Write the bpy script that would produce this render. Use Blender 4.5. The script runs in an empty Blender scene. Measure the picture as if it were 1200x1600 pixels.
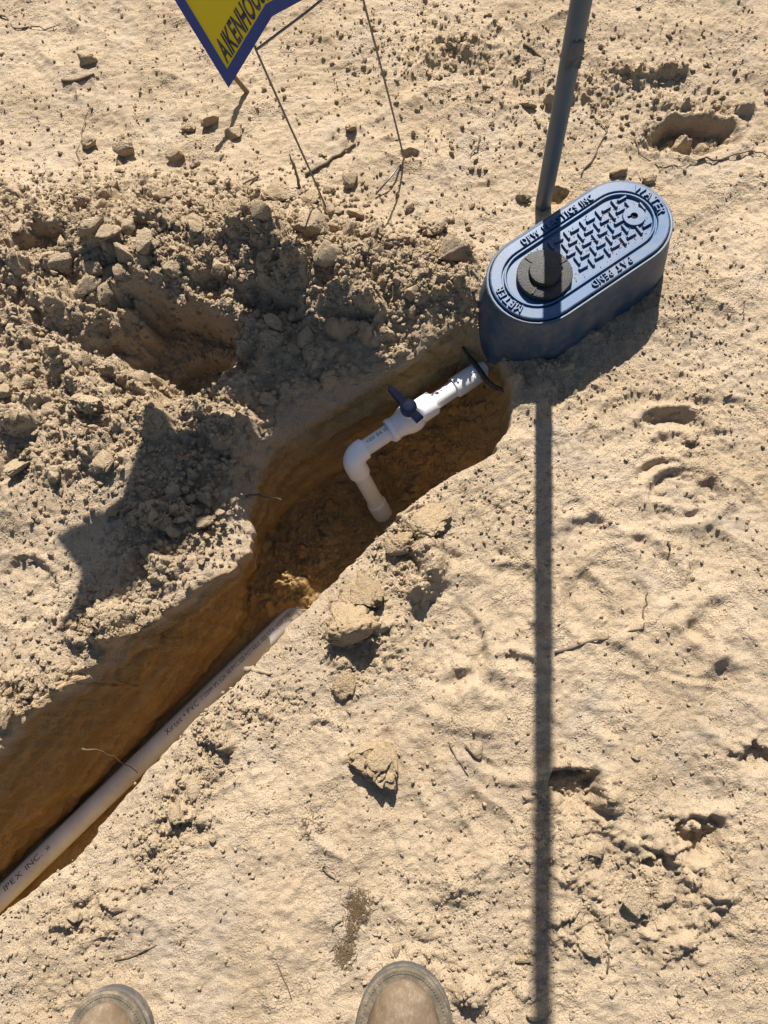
import bpy, bmesh, math, random
import numpy as np
from mathutils import Vector, Matrix

# ---------------------------------------------------------------- camera, sky, sun, exposure
scene = bpy.context.scene
CAM_H, FPX = 0.97, 1111.0
NADIR = (705, 1098)                          # photograph pixel of the point straight below the camera
SUN_AZ, SUN_EL = math.radians(2), math.radians(44)
# world axes expressed in camera axes (right, up, back)
_z = Vector((-(NADIR[0] - 600) / FPX, (NADIR[1] - 800) / FPX, 1.0)).normalized()
_y = Vector((0, 1, 0)); _y = (_y - _z * _y.dot(_z)).normalized()
_x = _y.cross(_z)
CAM_R = Matrix((_x, _y, _z))                 # world = CAM_R @ camera
cam_data = bpy.data.cameras.new("camera")
cam_data.sensor_fit = 'VERTICAL'
cam_data.sensor_height = 36.0
cam_data.sensor_width = 27.0
cam_data.lens = FPX / 1600 * 36.0
cam_data.clip_start = 0.02
cam_data.clip_end = 400
cam = bpy.data.objects.new("camera", cam_data)
scene.collection.objects.link(cam)
cam.location = (0, 0, CAM_H)
cam.rotation_euler = CAM_R.to_euler()
scene.camera = cam

world = bpy.data.worlds.new("World")
scene.world = world
world.use_nodes = True
wn = world.node_tree
sky = wn.nodes.new('ShaderNodeTexSky')
sky.sky_type = 'NISHITA'
sky.sun_disc = False
sky.sun_elevation = SUN_EL
sky.sun_rotation = SUN_AZ
wn.nodes['Background'].inputs['Strength'].default_value = 0.052
wn.links.new(sky.outputs[0], wn.nodes['Background'].inputs['Color'])

SUN_DIR = Vector((math.sin(SUN_AZ) * math.cos(SUN_EL), math.cos(SUN_AZ) * math.cos(SUN_EL), math.sin(SUN_EL)))
sun_data = bpy.data.lights.new("sun", 'SUN')
sun_data.energy = 5.0
sun_data.angle = math.radians(0.53)
sun_data.color = (1.0, 0.945, 0.86)
sun = bpy.data.objects.new("sun", sun_data)
scene.collection.objects.link(sun)
sun.rotation_euler = SUN_DIR.to_track_quat('Z', 'Y').to_euler()
sun.location = SUN_DIR * 20

scene.view_settings.view_transform = 'Standard'
scene.view_settings.look = 'None'
scene.view_settings.gamma = 1.0
scene.view_settings.exposure = 0.95
scene.cycles.max_bounces = 12
scene.cycles.diffuse_bounces = 9

# ---------------------------------------------------------------- helpers
rng = np.random.default_rng(7)
random.seed(7)
CR = np.array(CAM_R)
cF = CR @ np.array([0, 0, -1.0])
PX = CAM_H / FPX                             # metres per photograph pixel on the ground, roughly


def at(px, py, z=0.0):
    """world point at height z seen at photograph pixel (px, py)"""
    d = CR @ np.array([(px - 600) / FPX, (800 - py) / FPX, -1.0])
    return np.array([0, 0, CAM_H]) + d * ((z - CAM_H) / d[2])


def h01(ix, iy, iz, seed):
    n = (ix.astype(np.int64) * 374761393 + iy.astype(np.int64) * 668265263 + iz.astype(np.int64) * 2147483647 % 1274126177
         + seed * 974634777) & 0xFFFFFFFF
    n = ((n ^ (n >> 13)) * 1274126177) & 0xFFFFFFFF
    n = ((n ^ (n >> 16)) * 2246822519) & 0xFFFFFFFF
    n = n ^ (n >> 15)
    return n.astype(np.float64) / 4294967295.0


def noise2(x, y, seed=0):
    ix = np.floor(x); iy = np.floor(y)
    fx = x - ix; fy = y - iy
    u = fx * fx * fx * (fx * (fx * 6 - 15) + 10); v = fy * fy * fy * (fy * (fy * 6 - 15) + 10)
    z0 = np.zeros_like(ix)

    def g(ox, oy):
        a = h01(ix + ox, iy + oy, z0, seed) * (2 * math.pi)
        return np.cos(a) * (fx - ox) + np.sin(a) * (fy - oy)
    a = g(0, 0); b = g(1, 0); c = g(0, 1); d = g(1, 1)
    return 1.5 * ((a + (b - a) * u) + ((c + (d - c) * u) - (a + (b - a) * u)) * v)


def fbm2(x, y, seed=0, octv=4, gain=0.5):
    s = 0; a = 1.0
    for i in range(octv):
        s = s + a * noise2(x * 2.03 ** i + 17.3 * i, y * 2.03 ** i - 9.1 * i, seed + i)
        a *= gain
    return s


def noise3(p, seed=0):
    """value noise on (n,3)"""
    i = np.floor(p); f = p - i; f = f * f * (3 - 2 * f)
    r = 0
    for ox in (0, 1):
        for oy in (0, 1):
            for oz in (0, 1):
                w = (f[:, 0] if ox else 1 - f[:, 0]) * (f[:, 1] if oy else 1 - f[:, 1]) * (f[:, 2] if oz else 1 - f[:, 2])
                r = r + w * h01(i[:, 0] + ox, i[:, 1] + oy, i[:, 2] + oz, seed)
    return r * 2 - 1


def domes(x, y, s, seed, prob=0.75, rmin=0.18, rmax=0.55):
    """height of randomly scattered rounded lumps, cell size s (metres)"""
    wx = x + 0.22 * s * noise2(x / s * 2.3, y / s * 2.3, seed + 50)
    wy = y + 0.22 * s * noise2(x / s * 2.3 + 40, y / s * 2.3, seed + 51)
    cx = np.floor(wx / s); cy = np.floor(wy / s)
    out = np.zeros_like(x)
    zz = np.zeros_like(cx)
    for ox in (-1, 0, 1):
        for oy in (-1, 0, 1):
            gx = cx + ox; gy = cy + oy
            px = (gx + h01(gx, gy, zz, seed + 1)) * s; py = (gy + h01(gx, gy, zz, seed + 2)) * s
            r = (rmin + (rmax - rmin) * h01(gx, gy, zz, seed + 3) ** 2) * s
            ok = h01(gx, gy, zz, seed + 4) < prob
            d2 = (wx - px) ** 2 + (wy - py) ** 2
            out = np.maximum(out, np.where(ok, np.sqrt(np.maximum(r * r - d2, 0)), 0))
    return out


def sstep(a, b, x):
    t = np.clip((x - a) / (b - a), 0, 1)
    return t * t * (3 - 2 * t)


def link(o, parent=None):
    scene.collection.objects.link(o)
    if parent is not None:
        o.parent = parent
    return o


def tag(o, label=None, cat=None, group=None, kind=None):
    if label: o["label"] = label
    if cat: o["category"] = cat
    if group: o["group"] = group
    if kind: o["kind"] = kind
    return o


def mesh_np(name, verts, faces, smooth=True):
    """faces: (n,3) or (n,4) int array or a list of lists"""
    me = bpy.data.meshes.new(name)
    if isinstance(faces, np.ndarray):
        n, k = faces.shape
        me.vertices.add(len(verts)); me.vertices.foreach_set('co', np.asarray(verts, np.float32).ravel())
        me.loops.add(n * k); me.loops.foreach_set('vertex_index', faces.astype(np.int32).ravel())
        me.polygons.add(n)
        me.polygons.foreach_set('loop_start', np.arange(0, n * k, k, dtype=np.int32))
        me.update(calc_edges=True)
    else:
        me.from_pydata([tuple(v) for v in verts], [], faces)
    me.polygons.foreach_set('use_smooth', np.full(len(me.polygons), smooth))
    me.update()
    return me


def mobj(name, me, mat, parent=None):
    o = bpy.data.objects.new(name, me)
    if mat is not None and len(me.materials) == 0:
        me.materials.append(mat)
    return link(o, parent)


def empty(name, loc=(0, 0, 0), rz=0.0):
    o = bpy.data.objects.new(name, None)
    o.empty_display_size = 0.05
    o.location = loc; o.rotation_euler = (0, 0, rz)
    return link(o)


def tube(name, pts, rad, seg=10, caps=True):
    """tube through pts with radius per point"""
    pts = [Vector(p) for p in pts]
    n = len(pts)
    if not hasattr(rad, '__len__'): rad = [rad] * n
    vs = []; fs = []
    ref = None
    for i, p in enumerate(pts):
        t = (pts[min(i + 1, n - 1)] - pts[max(i - 1, 0)])
        if t.length < 1e-9: t = Vector((0, 0, 1))
        t.normalize()
        if ref is None:
            ref = t.orthogonal().normalized()
        ref = (ref - t * ref.dot(t)).normalized()
        b = t.cross(ref)
        for k in range(seg):
            a = 2 * math.pi * k / seg
            vs.append(p + (ref * math.cos(a) + b * math.sin(a)) * rad[i])
    for i in range(n - 1):
        for k in range(seg):
            k2 = (k + 1) % seg
            fs.append([i * seg + k, i * seg + k2, (i + 1) * seg + k2, (i + 1) * seg + k])
    if caps:
        fs.append(list(range(seg))[::-1]); fs.append([(n - 1) * seg + k for k in range(seg)])
    me = mesh_np(name, vs, fs)
    return me


def sharp(me, deg=35):
    """sharp edges by angle so smooth shading stays crisp at rims"""
    bm = bmesh.new(); bm.from_mesh(me)
    bmesh.ops.recalc_face_normals(bm, faces=bm.faces[:])
    for e in bm.edges:
        if len(e.link_faces) == 2 and e.calc_face_angle(0) > math.radians(deg):
            e.smooth = False
    bm.to_mesh(me); bm.free()
    return me


def loft(name, rings, cap0=True, cap1=True, closed=True, deg=35):
    vs = []; fs = []
    m = len(rings[0])
    for r in rings: vs += [tuple(p) for p in r]
    for i in range(len(rings) - 1):
        for k in range(m if closed else m - 1):
            k2 = (k + 1) % m
            fs.append([i * m + k, i * m + k2, (i + 1) * m + k2, (i + 1) * m + k])
    if cap0: fs.append(list(range(m))[::-1])
    if cap1: fs.append([(len(rings) - 1) * m + k for k in range(m)])
    return sharp(mesh_np(name, vs, fs), deg)


# ---------------------------------------------------------------- materials
def newmat(name):
    m = bpy.data.materials.new(name); m.use_nodes = True
    nt = m.node_tree
    return m, nt, nt.nodes['Principled BSDF']


def nd(nt, typ, **kw):
    n = nt.nodes.new(typ)
    for k, v in kw.items():
        if hasattr(n, k): setattr(n, k, v)
        else: n.inputs[k.replace('_', ' ')].default_value = v
    return n


def mixc(nt, fac, a, b, mode='MIX'):
    n = nt.nodes.new('ShaderNodeMix'); n.data_type = 'RGBA'; n.blend_type = mode
    for s, v in ((n.inputs[0], fac), (n.inputs[6], a), (n.inputs[7], b)):
        if hasattr(v, 'is_linked'): nt.links.new(v, s)
        elif isinstance(v, (int, float)): s.default_value = v
        else: s.default_value = (*v, 1)
    return n.outputs[2]


def ramp(nt, src, p0, p1, c0=(0, 0, 0), c1=(1, 1, 1)):
    r = nt.nodes.new('ShaderNodeValToRGB')
    r.color_ramp.elements[0].position = p0; r.color_ramp.elements[1].position = p1
    r.color_ramp.elements[0].color = (*c0, 1); r.color_ramp.elements[1].color = (*c1, 1)
    nt.links.new(src, r.inputs[0])
    return r.outputs[0]


def noise_n(nt, coord, scale, detail=4, rough=0.55, dist=0.0):
    n = nt.nodes.new('ShaderNodeTexNoise')
    n.inputs['Scale'].default_value = scale; n.inputs['Detail'].default_value = detail
    n.inputs['Roughness'].default_value = rough; n.inputs['Distortion'].default_value = dist
    nt.links.new(coord, n.inputs['Vector'])
    return n.outputs['Fac']


SAND = (0.52, 0.408, 0.284)
SAND_D = (0.385, 0.292, 0.194)
SPOIL = (0.50, 0.390, 0.264)
CLAY = (0.52, 0.345, 0.155)
CLAY_D = (0.34, 0.215, 0.088)


def soil_material(name, terrain=True, clay_const=0.0):
    m, nt, b = newmat(name)
    geo = nt.nodes.new('ShaderNodeNewGeometry')
    P = geo.outputs['Position']
    if terrain:
        at_ = nt.nodes.new('ShaderNodeAttribute'); at_.attribute_name = 'soil'
        sep = nt.nodes.new('ShaderNodeSeparateColor'); nt.links.new(at_.outputs['Color'], sep.inputs[0])
        clay, spoil, streak = sep.outputs[0], sep.outputs[1], sep.outputs[2]
    n1 = noise_n(nt, P, 5.0, 6, 0.6)
    n2 = noise_n(nt, P, 60.0, 5, 0.65)
    n3 = noise_n(nt, P, 700.0, 3, 0.7)
    c = mixc(nt, ramp(nt, n1, 0.34, 0.68), SAND, SAND_D)
    c = mixc(nt, ramp(nt, noise_n(nt, P, 9.0, 5, .6, .6), 0.50, 0.68, (0, 0, 0), (.6, .6, .6)), c, (0.44, 0.365, 0.285))
    if terrain:
        c = mixc(nt, spoil, c, mixc(nt, ramp(nt, n2, 0.3, 0.7), SPOIL, SAND_D))
    else:
        oi = nt.nodes.new('ShaderNodeObjectInfo')
        c = mixc(nt, oi.outputs['Random'], SPOIL, SAND_D)
        c = mixc(nt, ramp(nt, n2, 0.35, 0.7), c, SAND)
    cl = mixc(nt, ramp(nt, n2, 0.25, 0.75), CLAY, CLAY_D)
    if terrain: cl = mixc(nt, ramp(nt, streak, 0.3, 0.75), cl, CLAY_D)
    c = mixc(nt, clay if terrain else clay_const, c, cl)
    # coarse and fine grain colour
    c = mixc(nt, 0.55, c, mixc(nt, 1.0, c, ramp(nt, n3, 0.28, 0.72, (0.42, 0.40, 0.37), (1.45, 1.45, 1.45)), 'MULTIPLY'))
    # dark organic specks
    v = nt.nodes.new('ShaderNodeTexVoronoi'); v.inputs['Scale'].default_value = 150
    nt.links.new(P, v.inputs['Vector'])
    sp = ramp(nt, v.outputs['Distance'], 0.10, 0.16, (1, 1, 1), (0, 0, 0))
    gate = ramp(nt, noise_n(nt, P, 11, 3), 0.45, 0.62)
    gate2 = ramp(nt, v.outputs['Color'], 0.55, 0.6)
    mul = nt.nodes.new('ShaderNodeMath'); mul.operation = 'MULTIPLY'
    nt.links.new(sp, mul.inputs[0]); nt.links.new(gate, mul.inputs[1])
    mul2 = nt.nodes.new('ShaderNodeMath'); mul2.operation = 'MULTIPLY'
    nt.links.new(mul.outputs[0], mul2.inputs[0]); nt.links.new(gate2, mul2.inputs[1])
    c = mixc(nt, mul2.outputs[0], c, (0.10, 0.075, 0.05))
    nt.links.new(c, b.inputs['Base Color'])
    b.inputs['Roughness'].default_value = 0.97
    b.inputs['Specular IOR Level'].default_value = 0.12
    bm1 = nt.nodes.new('ShaderNodeBump'); bm1.inputs['Strength'].default_value = 0.8 if terrain else 1.0
    bm1.inputs['Distance'].default_value = 0.0045 if terrain else 0.006
    nt.links.new(noise_n(nt, P, 170, 5, 0.7), bm1.inputs['Height'])
    bm2 = nt.nodes.new('ShaderNodeBump'); bm2.inputs['Strength'].default_value = 0.8
    bm2.inputs['Distance'].default_value = 0.0026
    nt.links.new(n3, bm2.inputs['Height']); nt.links.new(bm1.outputs[0], bm2.inputs['Normal'])
    # separate grains and crumbs, in drifts
    vg = nt.nodes.new('ShaderNodeTexVoronoi'); vg.inputs['Scale'].default_value = 300
    nt.links.new(P, vg.inputs['Vector'])
    gh = ramp(nt, vg.outputs['Distance'], 0.05, 0.55, (1, 1, 1), (0, 0, 0))
    gm = nt.nodes.new('ShaderNodeMath'); gm.operation = 'MULTIPLY'
    nt.links.new(gh, gm.inputs[0]); nt.links.new(ramp(nt, noise_n(nt, P, 16, 4, .6), 0.45, 0.68, (.04, .04, .04), (1, 1, 1)), gm.inputs[1])
    bm3 = nt.nodes.new('ShaderNodeBump'); bm3.inputs['Strength'].default_value = 0.85
    bm3.inputs['Distance'].default_value = 0.0022
    nt.links.new(gm.outputs[0], bm3.inputs['Height']); nt.links.new(bm2.outputs[0], bm3.inputs['Normal'])
    nt.links.new(bm3.outputs[0], b.inputs['Normal'])
    return m


def plastic(name, col, rough=0.35, dust=0.25, dust_col=(0.42, 0.33, 0.21), bump=0.0, spec=0.5, dscale=25, rvar=0.25):
    m, nt, b = newmat(name)
    geo = nt.nodes.new('ShaderNodeNewGeometry'); P = geo.outputs['Position']
    n1 = noise_n(nt, P, dscale, 7, 0.7)
    n2 = noise_n(nt, P, 350, 3, 0.6)
    base = mixc(nt, ramp(nt, noise_n(nt, P, 9, 4), 0.3, 0.7), col, tuple(c * 0.86 for c in col))
    f = nt.nodes.new('ShaderNodeMath'); f.operation = 'MULTIPLY'
    nt.links.new(ramp(nt, n1, 0.42, 0.75), f.inputs[0]); f.inputs[1].default_value = dust
    f2 = nt.nodes.new('ShaderNodeMath'); f2.operation = 'MULTIPLY'
    nt.links.new(ramp(nt, n2, 0.50, 0.68), f2.inputs[0]); nt.links.new(f.outputs[0], f2.inputs[1])
    f3 = nt.nodes.new('ShaderNodeMath'); f3.operation = 'ADD'; f3.use_clamp = True
    nt.links.new(f.outputs[0], f3.inputs[0]); nt.links.new(f2.outputs[0], f3.inputs[1])
    nt.links.new(mixc(nt, f3.outputs[0], base, dust_col), b.inputs['Base Color'])
    r = ramp(nt, n1, 0.3, 0.75, (rough, rough, rough), (min(rough + rvar, 1),) * 3)
    nt.links.new(r, b.inputs['Roughness'])
    b.inputs['Specular IOR Level'].default_value = spec
    if bump:
        bp = nt.nodes.new('ShaderNodeBump'); bp.inputs['Strength'].default_value = bump
        bp.inputs['Distance'].default_value = 0.001
        nt.links.new(noise_n(nt, P, 420, 4, 0.7), bp.inputs['Height'])
        nt.links.new(bp.outputs[0], b.inputs['Normal'])
    return m


M_soil = soil_material('soil_terrain', True)
M_clod = soil_material('soil_clod', False, 0.10)
M_rubble = soil_material('soil_rubble', False, 0.85)
M_tawny = soil_material('soil_tawny', False, 0.30)
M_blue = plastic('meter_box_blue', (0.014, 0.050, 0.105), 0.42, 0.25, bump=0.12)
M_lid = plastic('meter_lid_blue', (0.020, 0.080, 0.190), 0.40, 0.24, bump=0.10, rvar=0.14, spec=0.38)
M_key = plastic('recess_shade_black', (0.004, 0.004, 0.006), 0.8, 0.0)  # black for the painted shade in the keyhole
M_cap = plastic('reader_cap_black', (0.014, 0.014, 0.016), 0.40, 0.10, bump=1.0, dscale=60, spec=0.4)
M_pvc = plastic('pvc_white', (0.78, 0.77, 0.75), 0.34, 0.16)
M_pvc_t = plastic('pvc_dusty', (0.66, 0.665, 0.66), 0.42, 0.42)
M_fit = plastic('pvc_fitting', (0.86, 0.86, 0.86), 0.28, 0.05)
M_navy = plastic('handle_navy', (0.016, 0.020, 0.075), 0.20, 0.10)
M_navyl = plastic('handle_sheen_blue', (0.09, 0.10, 0.19), 0.35, 0.15)  # lighter navy for the sheen painted on the handle top
M_ink = plastic('print_black', (0.035, 0.034, 0.036), 0.6, 0.35, (0.35, 0.33, 0.31), dscale=120)
M_pole = plastic('pole_grey', (0.058, 0.092, 0.130), 0.36, 0.18, (0.20, 0.19, 0.17), dscale=14)
M_stick = plastic('sticker_scraps', (0.06, 0.075, 0.095), 0.5, 0.2)
M_wire = plastic('galvanised_wire', (0.16, 0.16, 0.165), 0.35, 0.2)
M_wire.node_tree.nodes['Principled BSDF'].inputs['Metallic'].default_value = 0.7
M_yel = plastic('sign_yellow', (0.74, 0.62, 0.012), 0.5, 0.05)
M_sblue = plastic('sign_blue', (0.055, 0.085, 0.33), 0.5, 0.05)


def translucent(m, fac, col):
    nt = m.node_tree; b = nt.nodes['Principled BSDF']; out = nt.nodes['Material Output']
    t = nt.nodes.new('ShaderNodeBsdfTranslucent'); t.inputs['Color'].default_value = (*col, 1)
    mx = nt.nodes.new('ShaderNodeMixShader'); mx.inputs[0].default_value = fac
    nt.links.new(b.outputs[0], mx.inputs[1]); nt.links.new(t.outputs[0], mx.inputs[2]); nt.links.new(mx.outputs[0], out.inputs['Surface'])


translucent(M_yel, .27, (0.74, 0.62, 0.012)); translucent(M_sblue, .18, (0.055, 0.085, 0.40))
M_twig = plastic('twig_brown', (0.10, 0.068, 0.042), 0.85, 0.3)
M_root = plastic('root_pale', (0.30, 0.23, 0.15), 0.8, 0.3)
M_straw = plastic('straw_brown', (0.13, 0.085, 0.042), 0.85, 0.25)
M_wood = plastic('stake_wood', (0.22, 0.14, 0.07), 0.8, 0.3)
M_black = plastic('black_plastic', (0.012, 0.012, 0.013), 0.45, 0.25)
M_leather = plastic('boot_leather', (0.125, 0.085, 0.052), 0.8, 0.9, (0.25, 0.195, 0.138), bump=1.0, spec=0.2, dscale=22)
M_welt = plastic('boot_welt', (0.11, 0.09, 0.065), 0.85, 0.85, (0.26, 0.21, 0.15), bump=0.7, spec=0.2, dscale=60)
M_sole = plastic('boot_sole', (0.085, 0.078, 0.072), 0.8, 0.75, (0.28, 0.235, 0.175), spec=0.25)
M_bluecr = plastic('blue_shavings', (0.05, 0.10, 0.22), 0.5, 0.3)

# ---------------------------------------------------------------- ground with trench
# control lines of the trench, x as a function of y (metres)
RL = np.array([[-3.6, -3.0], [-2.7, -2.2], [-0.95, -0.60], [-0.72, -0.41], [-0.587, -0.286], [-0.490, -0.207], [-0.411, -0.102], [-0.314, -0.001], [-0.193, 0.131],
               [-0.092, 0.236], [-0.023, 0.297], [0.060, 0.350], [0.088, 0.395], [0.090, 0.45], [0.078, 0.50], [0.075, 0.56], [0.11, 0.62], [0.16, 0.9], [0.2, 60]])
LL = np.array([[-3.8, -3.0], [-2.95, -2.2], [-1.15, -0.60], [-0.86, -0.30], [-0.700, -0.146], [-0.615, -0.067], [-0.551, -0.007], [-0.45, 0.078], [-0.365, 0.147],
               [-0.303, 0.178], [-0.297, 0.21], [-0.297, 0.288], [-0.286, 0.337], [-0.251, 0.387], [-0.195, 0.437], [-0.139, 0.468], [-0.062, 0.498],
               [-0.005, 0.539], [0.0, 0.58], [-0.04, 0.66], [-0.05, 0.9], [-0.05, 60]])
LB = np.array([[-3.7, -3.0], [-2.85, -2.2], [-1.06, -0.60], [-0.80, -0.36], [-0.719, -0.287], [-0.625, -0.198], [-0.48, -0.045], [-0.366, 0.090], [-0.342, 0.135],
               [-0.330, 0.20], [-0.318, 0.255], [-0.290, 0.30], [-0.245, 0.340], [-0.165, 0.390], [-0.09, 0.43], [-0.02, 0.47], [0.02, 0.53], [0.03, 0.58], [0.01, 0.66], [0.0, 0.9], [0.0, 60]])


def lx(A, y): return np.interp(y, A[:, 1], A[:, 0])


FLOOR_Y = np.array([-3, 0.04, 0.11, 0.16, 0.25, 0.32, 0.38, 0.44, 0.50, 0.57])
FLOOR_Z = np.array([-0.225, -0.224, -0.214, -0.184, -0.186, -0.194, -0.172, -0.135, -0.10, -0.02])


def floor_z(x, y):
    w = sstep(0.06, 0.15, y)
    z = np.interp(y, FLOOR_Y, FLOOR_Z)
    z = z + 0.007 * fbm2(x * 14, y * 14, 31, 4)
    z = z + 0.075 * sstep(.31, .41, y) * np.exp(-np.maximum(lx(RL, y) - x, 0) / .030)
    z = z + (0.2 + 0.8 * w) * (0.8 * domes(x, y, 0.026, 33) + 0.75 * domes(x, y, 0.014, 37, 0.8) + 0.65 * domes(x, y, 0.008, 41, 0.8))
    return z


def gpt(px, py, z=0.0): return at(px, py, z)[:2]


def gauss(x, y, c, sx, sy=None, rot=0.0):
    sy = sy or sx
    dx = x - c[0]; dy = y - c[1]
    cr, sr = math.cos(rot), math.sin(rot)
    u = dx * cr + dy * sr; v = -dx * sr + dy * cr
    return np.exp(-0.5 * ((u / sx) ** 2 + (v / sy) ** 2))


def ell(x, y, c, rx, ry, rot=0.0):
    dx = x - c[0]; dy = y - c[1]
    cr, sr = math.cos(rot), math.sin(rot)
    u = (dx * cr + dy * sr) / rx; v = (-dx * sr + dy * cr) / ry
    return u, v, np.sqrt(u * u + v * v)


# spoil heap: photo pixel, sigma in pixels, height in metres
MOUND = [((40, 400), 170, 110, .040), ((230, 390), 150, 85, .045), ((420, 390), 120, 70, .036), ((560, 420), 110, 55, .034),
         ((700, 450), 60, 55, .034), ((60, 640), 120, 110, .034), ((220, 700), 80, 60, .020), ((340, 620), 80, 60, .016), ((10, 780), 100, 70, .012)]
# where the soil is loose and lumpy
LUMPY = [((40, 430), 260, 150, 1.2), ((250, 380), 200, 120, 1.2), ((450, 420), 150, 85, 1.15), ((590, 440), 120, 60, 1.1), ((700, 440), 50, 80, .9),
         ((90, 640), 140, 110, 1.15), ((280, 590), 120, 90, 1.1), ((330, 690), 70, 60, .95), ((260, 800), 60, 60, .95), ((230, 880), 60, 35, .9), ((170, 970), 70, 35, .95), ((50, 1090), 90, 45, .9),
         ((640, 850), 50, 70, .95), ((570, 1000), 60, 60, .85), ((540, 545), 100, 45, 1.0), ((440, 590), 70, 45, .95), ((640, 520), 70, 40, 1.0), ((480, 560), 90, 50, 1.0), ((400, 650), 45, 45, .85), ((600, 560), 60, 30, .9), ((1000, 95), 80, 12, .95), ((1060, 138), 50, 10, .85), ((890, 130), 45, 14, .9), ((1150, 150), 50, 14, .7), ((325, 1180), 28, 55, 1.0), ((275, 1270), 36, 42, 1.0), ((220, 1345), 28, 40, .85), ((120, 1440), 60, 36, .85), ((400, 1110), 60, 30, .7),
         ((905, 1260), 60, 55, .9), ((1075, 1340), 80, 50, .85), ((970, 1340), 120, 60, .72), ((1060, 1430), 110, 80, .68), ((900, 1470), 130, 70, .6), ((700, 1420), 70, 90, .52), ((740, 1560), 110, 40, .55),
         ((60, 1560), 100, 50, .45), ((1150, 640), 100, 90, .5), ((880, 600), 110, 40, .5), ((790, 590), 40, 18, .85), ((860, 562), 50, 14, .8), ((940, 510), 50, 14, .7), ((1000, 468), 40, 14, .6), ((760, 780), 80, 60, .42), ((1160, 1180), 70, 50, .5), ((700, 545), 60, 40, .8),
         ((700, 70), 140, 50, .62), ((960, 110), 120, 50, .62), ((800, 130), 80, 40, .5), ((1080, 190), 110, 45, .65), ((850, 250), 100, 60, .25), ((1090, 430), 50, 80, .45)]


def lumpy_w(x, y):
    w = np.zeros_like(x)
    for (p, sx, sy, a) in LUMPY:
        w = np.maximum(w, a * gauss(x, y, gpt(*p, 0.02), sx * PX, sy * PX))
    n = noise2(x * 14, y * 14, 5) * 0.5 + noise2(x * 34, y * 34, 6) * 0.3
    return np.clip(sstep(0.18, 0.78, w + 0.32 * n * (w > 0.08)), 0, 1)


def boot_print(x, y, c, rx, ry, rot, depth, bars=5):
    u, v, r = ell(x, y, c, rx, ry, rot)
    r = r + 0.20 * noise2(x * 16, y * 16, 78) + 0.08 * noise2(x * 40, y * 40, 77)
    depth = depth * sstep(-.7, .3, noise2(x * 9, y * 9, 79))
    h = -depth * (1 - sstep(0.82, 1.0, r)) + 0.55 * depth * np.exp(-((r - 1.12) / 0.12) ** 2)
    h += depth * 0.45 * np.maximum(0, np.sin(np.sqrt((u * 1.0) ** 2 + (v - 1.6) ** 2) * bars * 2.4)) ** 3 * (r < 0.88)
    lug = np.maximum(0, np.sin(u * 9.0)) * np.maximum(0, np.sin(v * 11.0))
    h += depth * 0.5 * sstep(.2, .5, lug) * (r < 0.85)
    return h


def hole(x, y, c, rx, ry, rot, depth, far=0.55):
    """dug hollow: steep on the far side, easing out towards the near side"""
    u, v, r = ell(x, y, c, rx, ry, rot)
    r = r + 0.34 * noise2(x * 10 / (rx / .1), y * 10 / (rx / .1), 91) + 0.16 * noise2(x * 27 / (rx / .1), y * 27 / (rx / .1), 93) + 0.09 * noise2(x * 55, y * 55, 92)
    steep = np.clip(0.5 + 0.5 * v / np.maximum(r, 1e-4), 0, 1)
    edge0 = 0.05 + 0.72 * steep
    h = -depth * (1 - sstep(edge0, 1.0, r))
    h += 0.16 * depth * np.exp(-((r - 1.13) / 0.16) ** 2) * (0.4 + 0.6 * steep)
    return h


def arc(x, y, c, R, w, a0, a1, amp):
    dx = x - c[0]; dy = y - c[1]
    r = np.hypot(dx, dy); a = np.arctan2(dy, dx)
    am = (a0 + a1) / 2; hw = (a1 - a0) / 2
    d = np.abs((a - am + math.pi) % (2 * math.pi) - math.pi)
    fade = 1 - sstep(hw * 0.55, hw, d)
    t = (r - R) / w
    return amp * fade * (np.exp(-t * t) - 0.7 * np.exp(-(t + 1.5) ** 2))


# scuffs: centre pixel, radius px, width px, start, end angle, height
ARCS = [((1050, 690), 62, 9, .5, 2.7, .0075), ((1052, 712), 45, 8, .5, 2.7, .0065), ((1062, 790), 62, 8, .6, 2.9, .006), ((1045, 770), 60, 6, .9, 2.6, .006),
        ((1068, 770), 48, 7, 3.6, 6.0, .005), ((1066, 775), 28, 6, 3.6, 6.0, .004), ((1095, 520), 75, 8, 3.4, 5.9, .0045),
        ((720, 980), 85, 13, .9, 2.9, .007), ((740, 1010), 120, 14, 3.6, 5.2, .007), ((740, 1150), 100, 12, .7, 2.2, .007),
        ((800, 1090), 70, 8, .2, 2.0, .006), ((800, 1120), 90, 9, 3.6, 5.9, .006), ((800, 930), 55, 10, .4, 2.4, .006), ((690, 900), 50, 9, .6, 2.6, .006),
        ((880, 960), 80, 10, -.6, 1.4, .005), ((960, 940), 60, 9, -.9, .9, .005), ((1150, 800), 70, 12, 1.5, 3.6, .006),
        ((1150, 930), 100, 12, 3.4, 5.0, .007), ((1150, 1010), 80, 12, 1.6, 3.0, .007), ((930, 1100), 100, 10, .4, 1.6, .004),
        ((840, 1000), 60, 8, 3.2, 5.2, .005), ((1000, 880), 50, 9, .5, 2.2, .006), ((1180, 1100), 80, 12, 1.8, 4.0, .006),
        ((40, 920), 55, 7, 0.2, 3.0, .004), ((45, 925), 60, 8, 3.4, 6.2, .004), ((500, 1145), 22, 6, 0, 3.1, .004), ((990, 700), 90, 12, 2.4, 3.8, .005),
        ((930, 860), 60, 10, 1.0, 2.8, .005), ((1130, 720), 60, 9, 1.2, 2.8, .005)]


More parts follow.
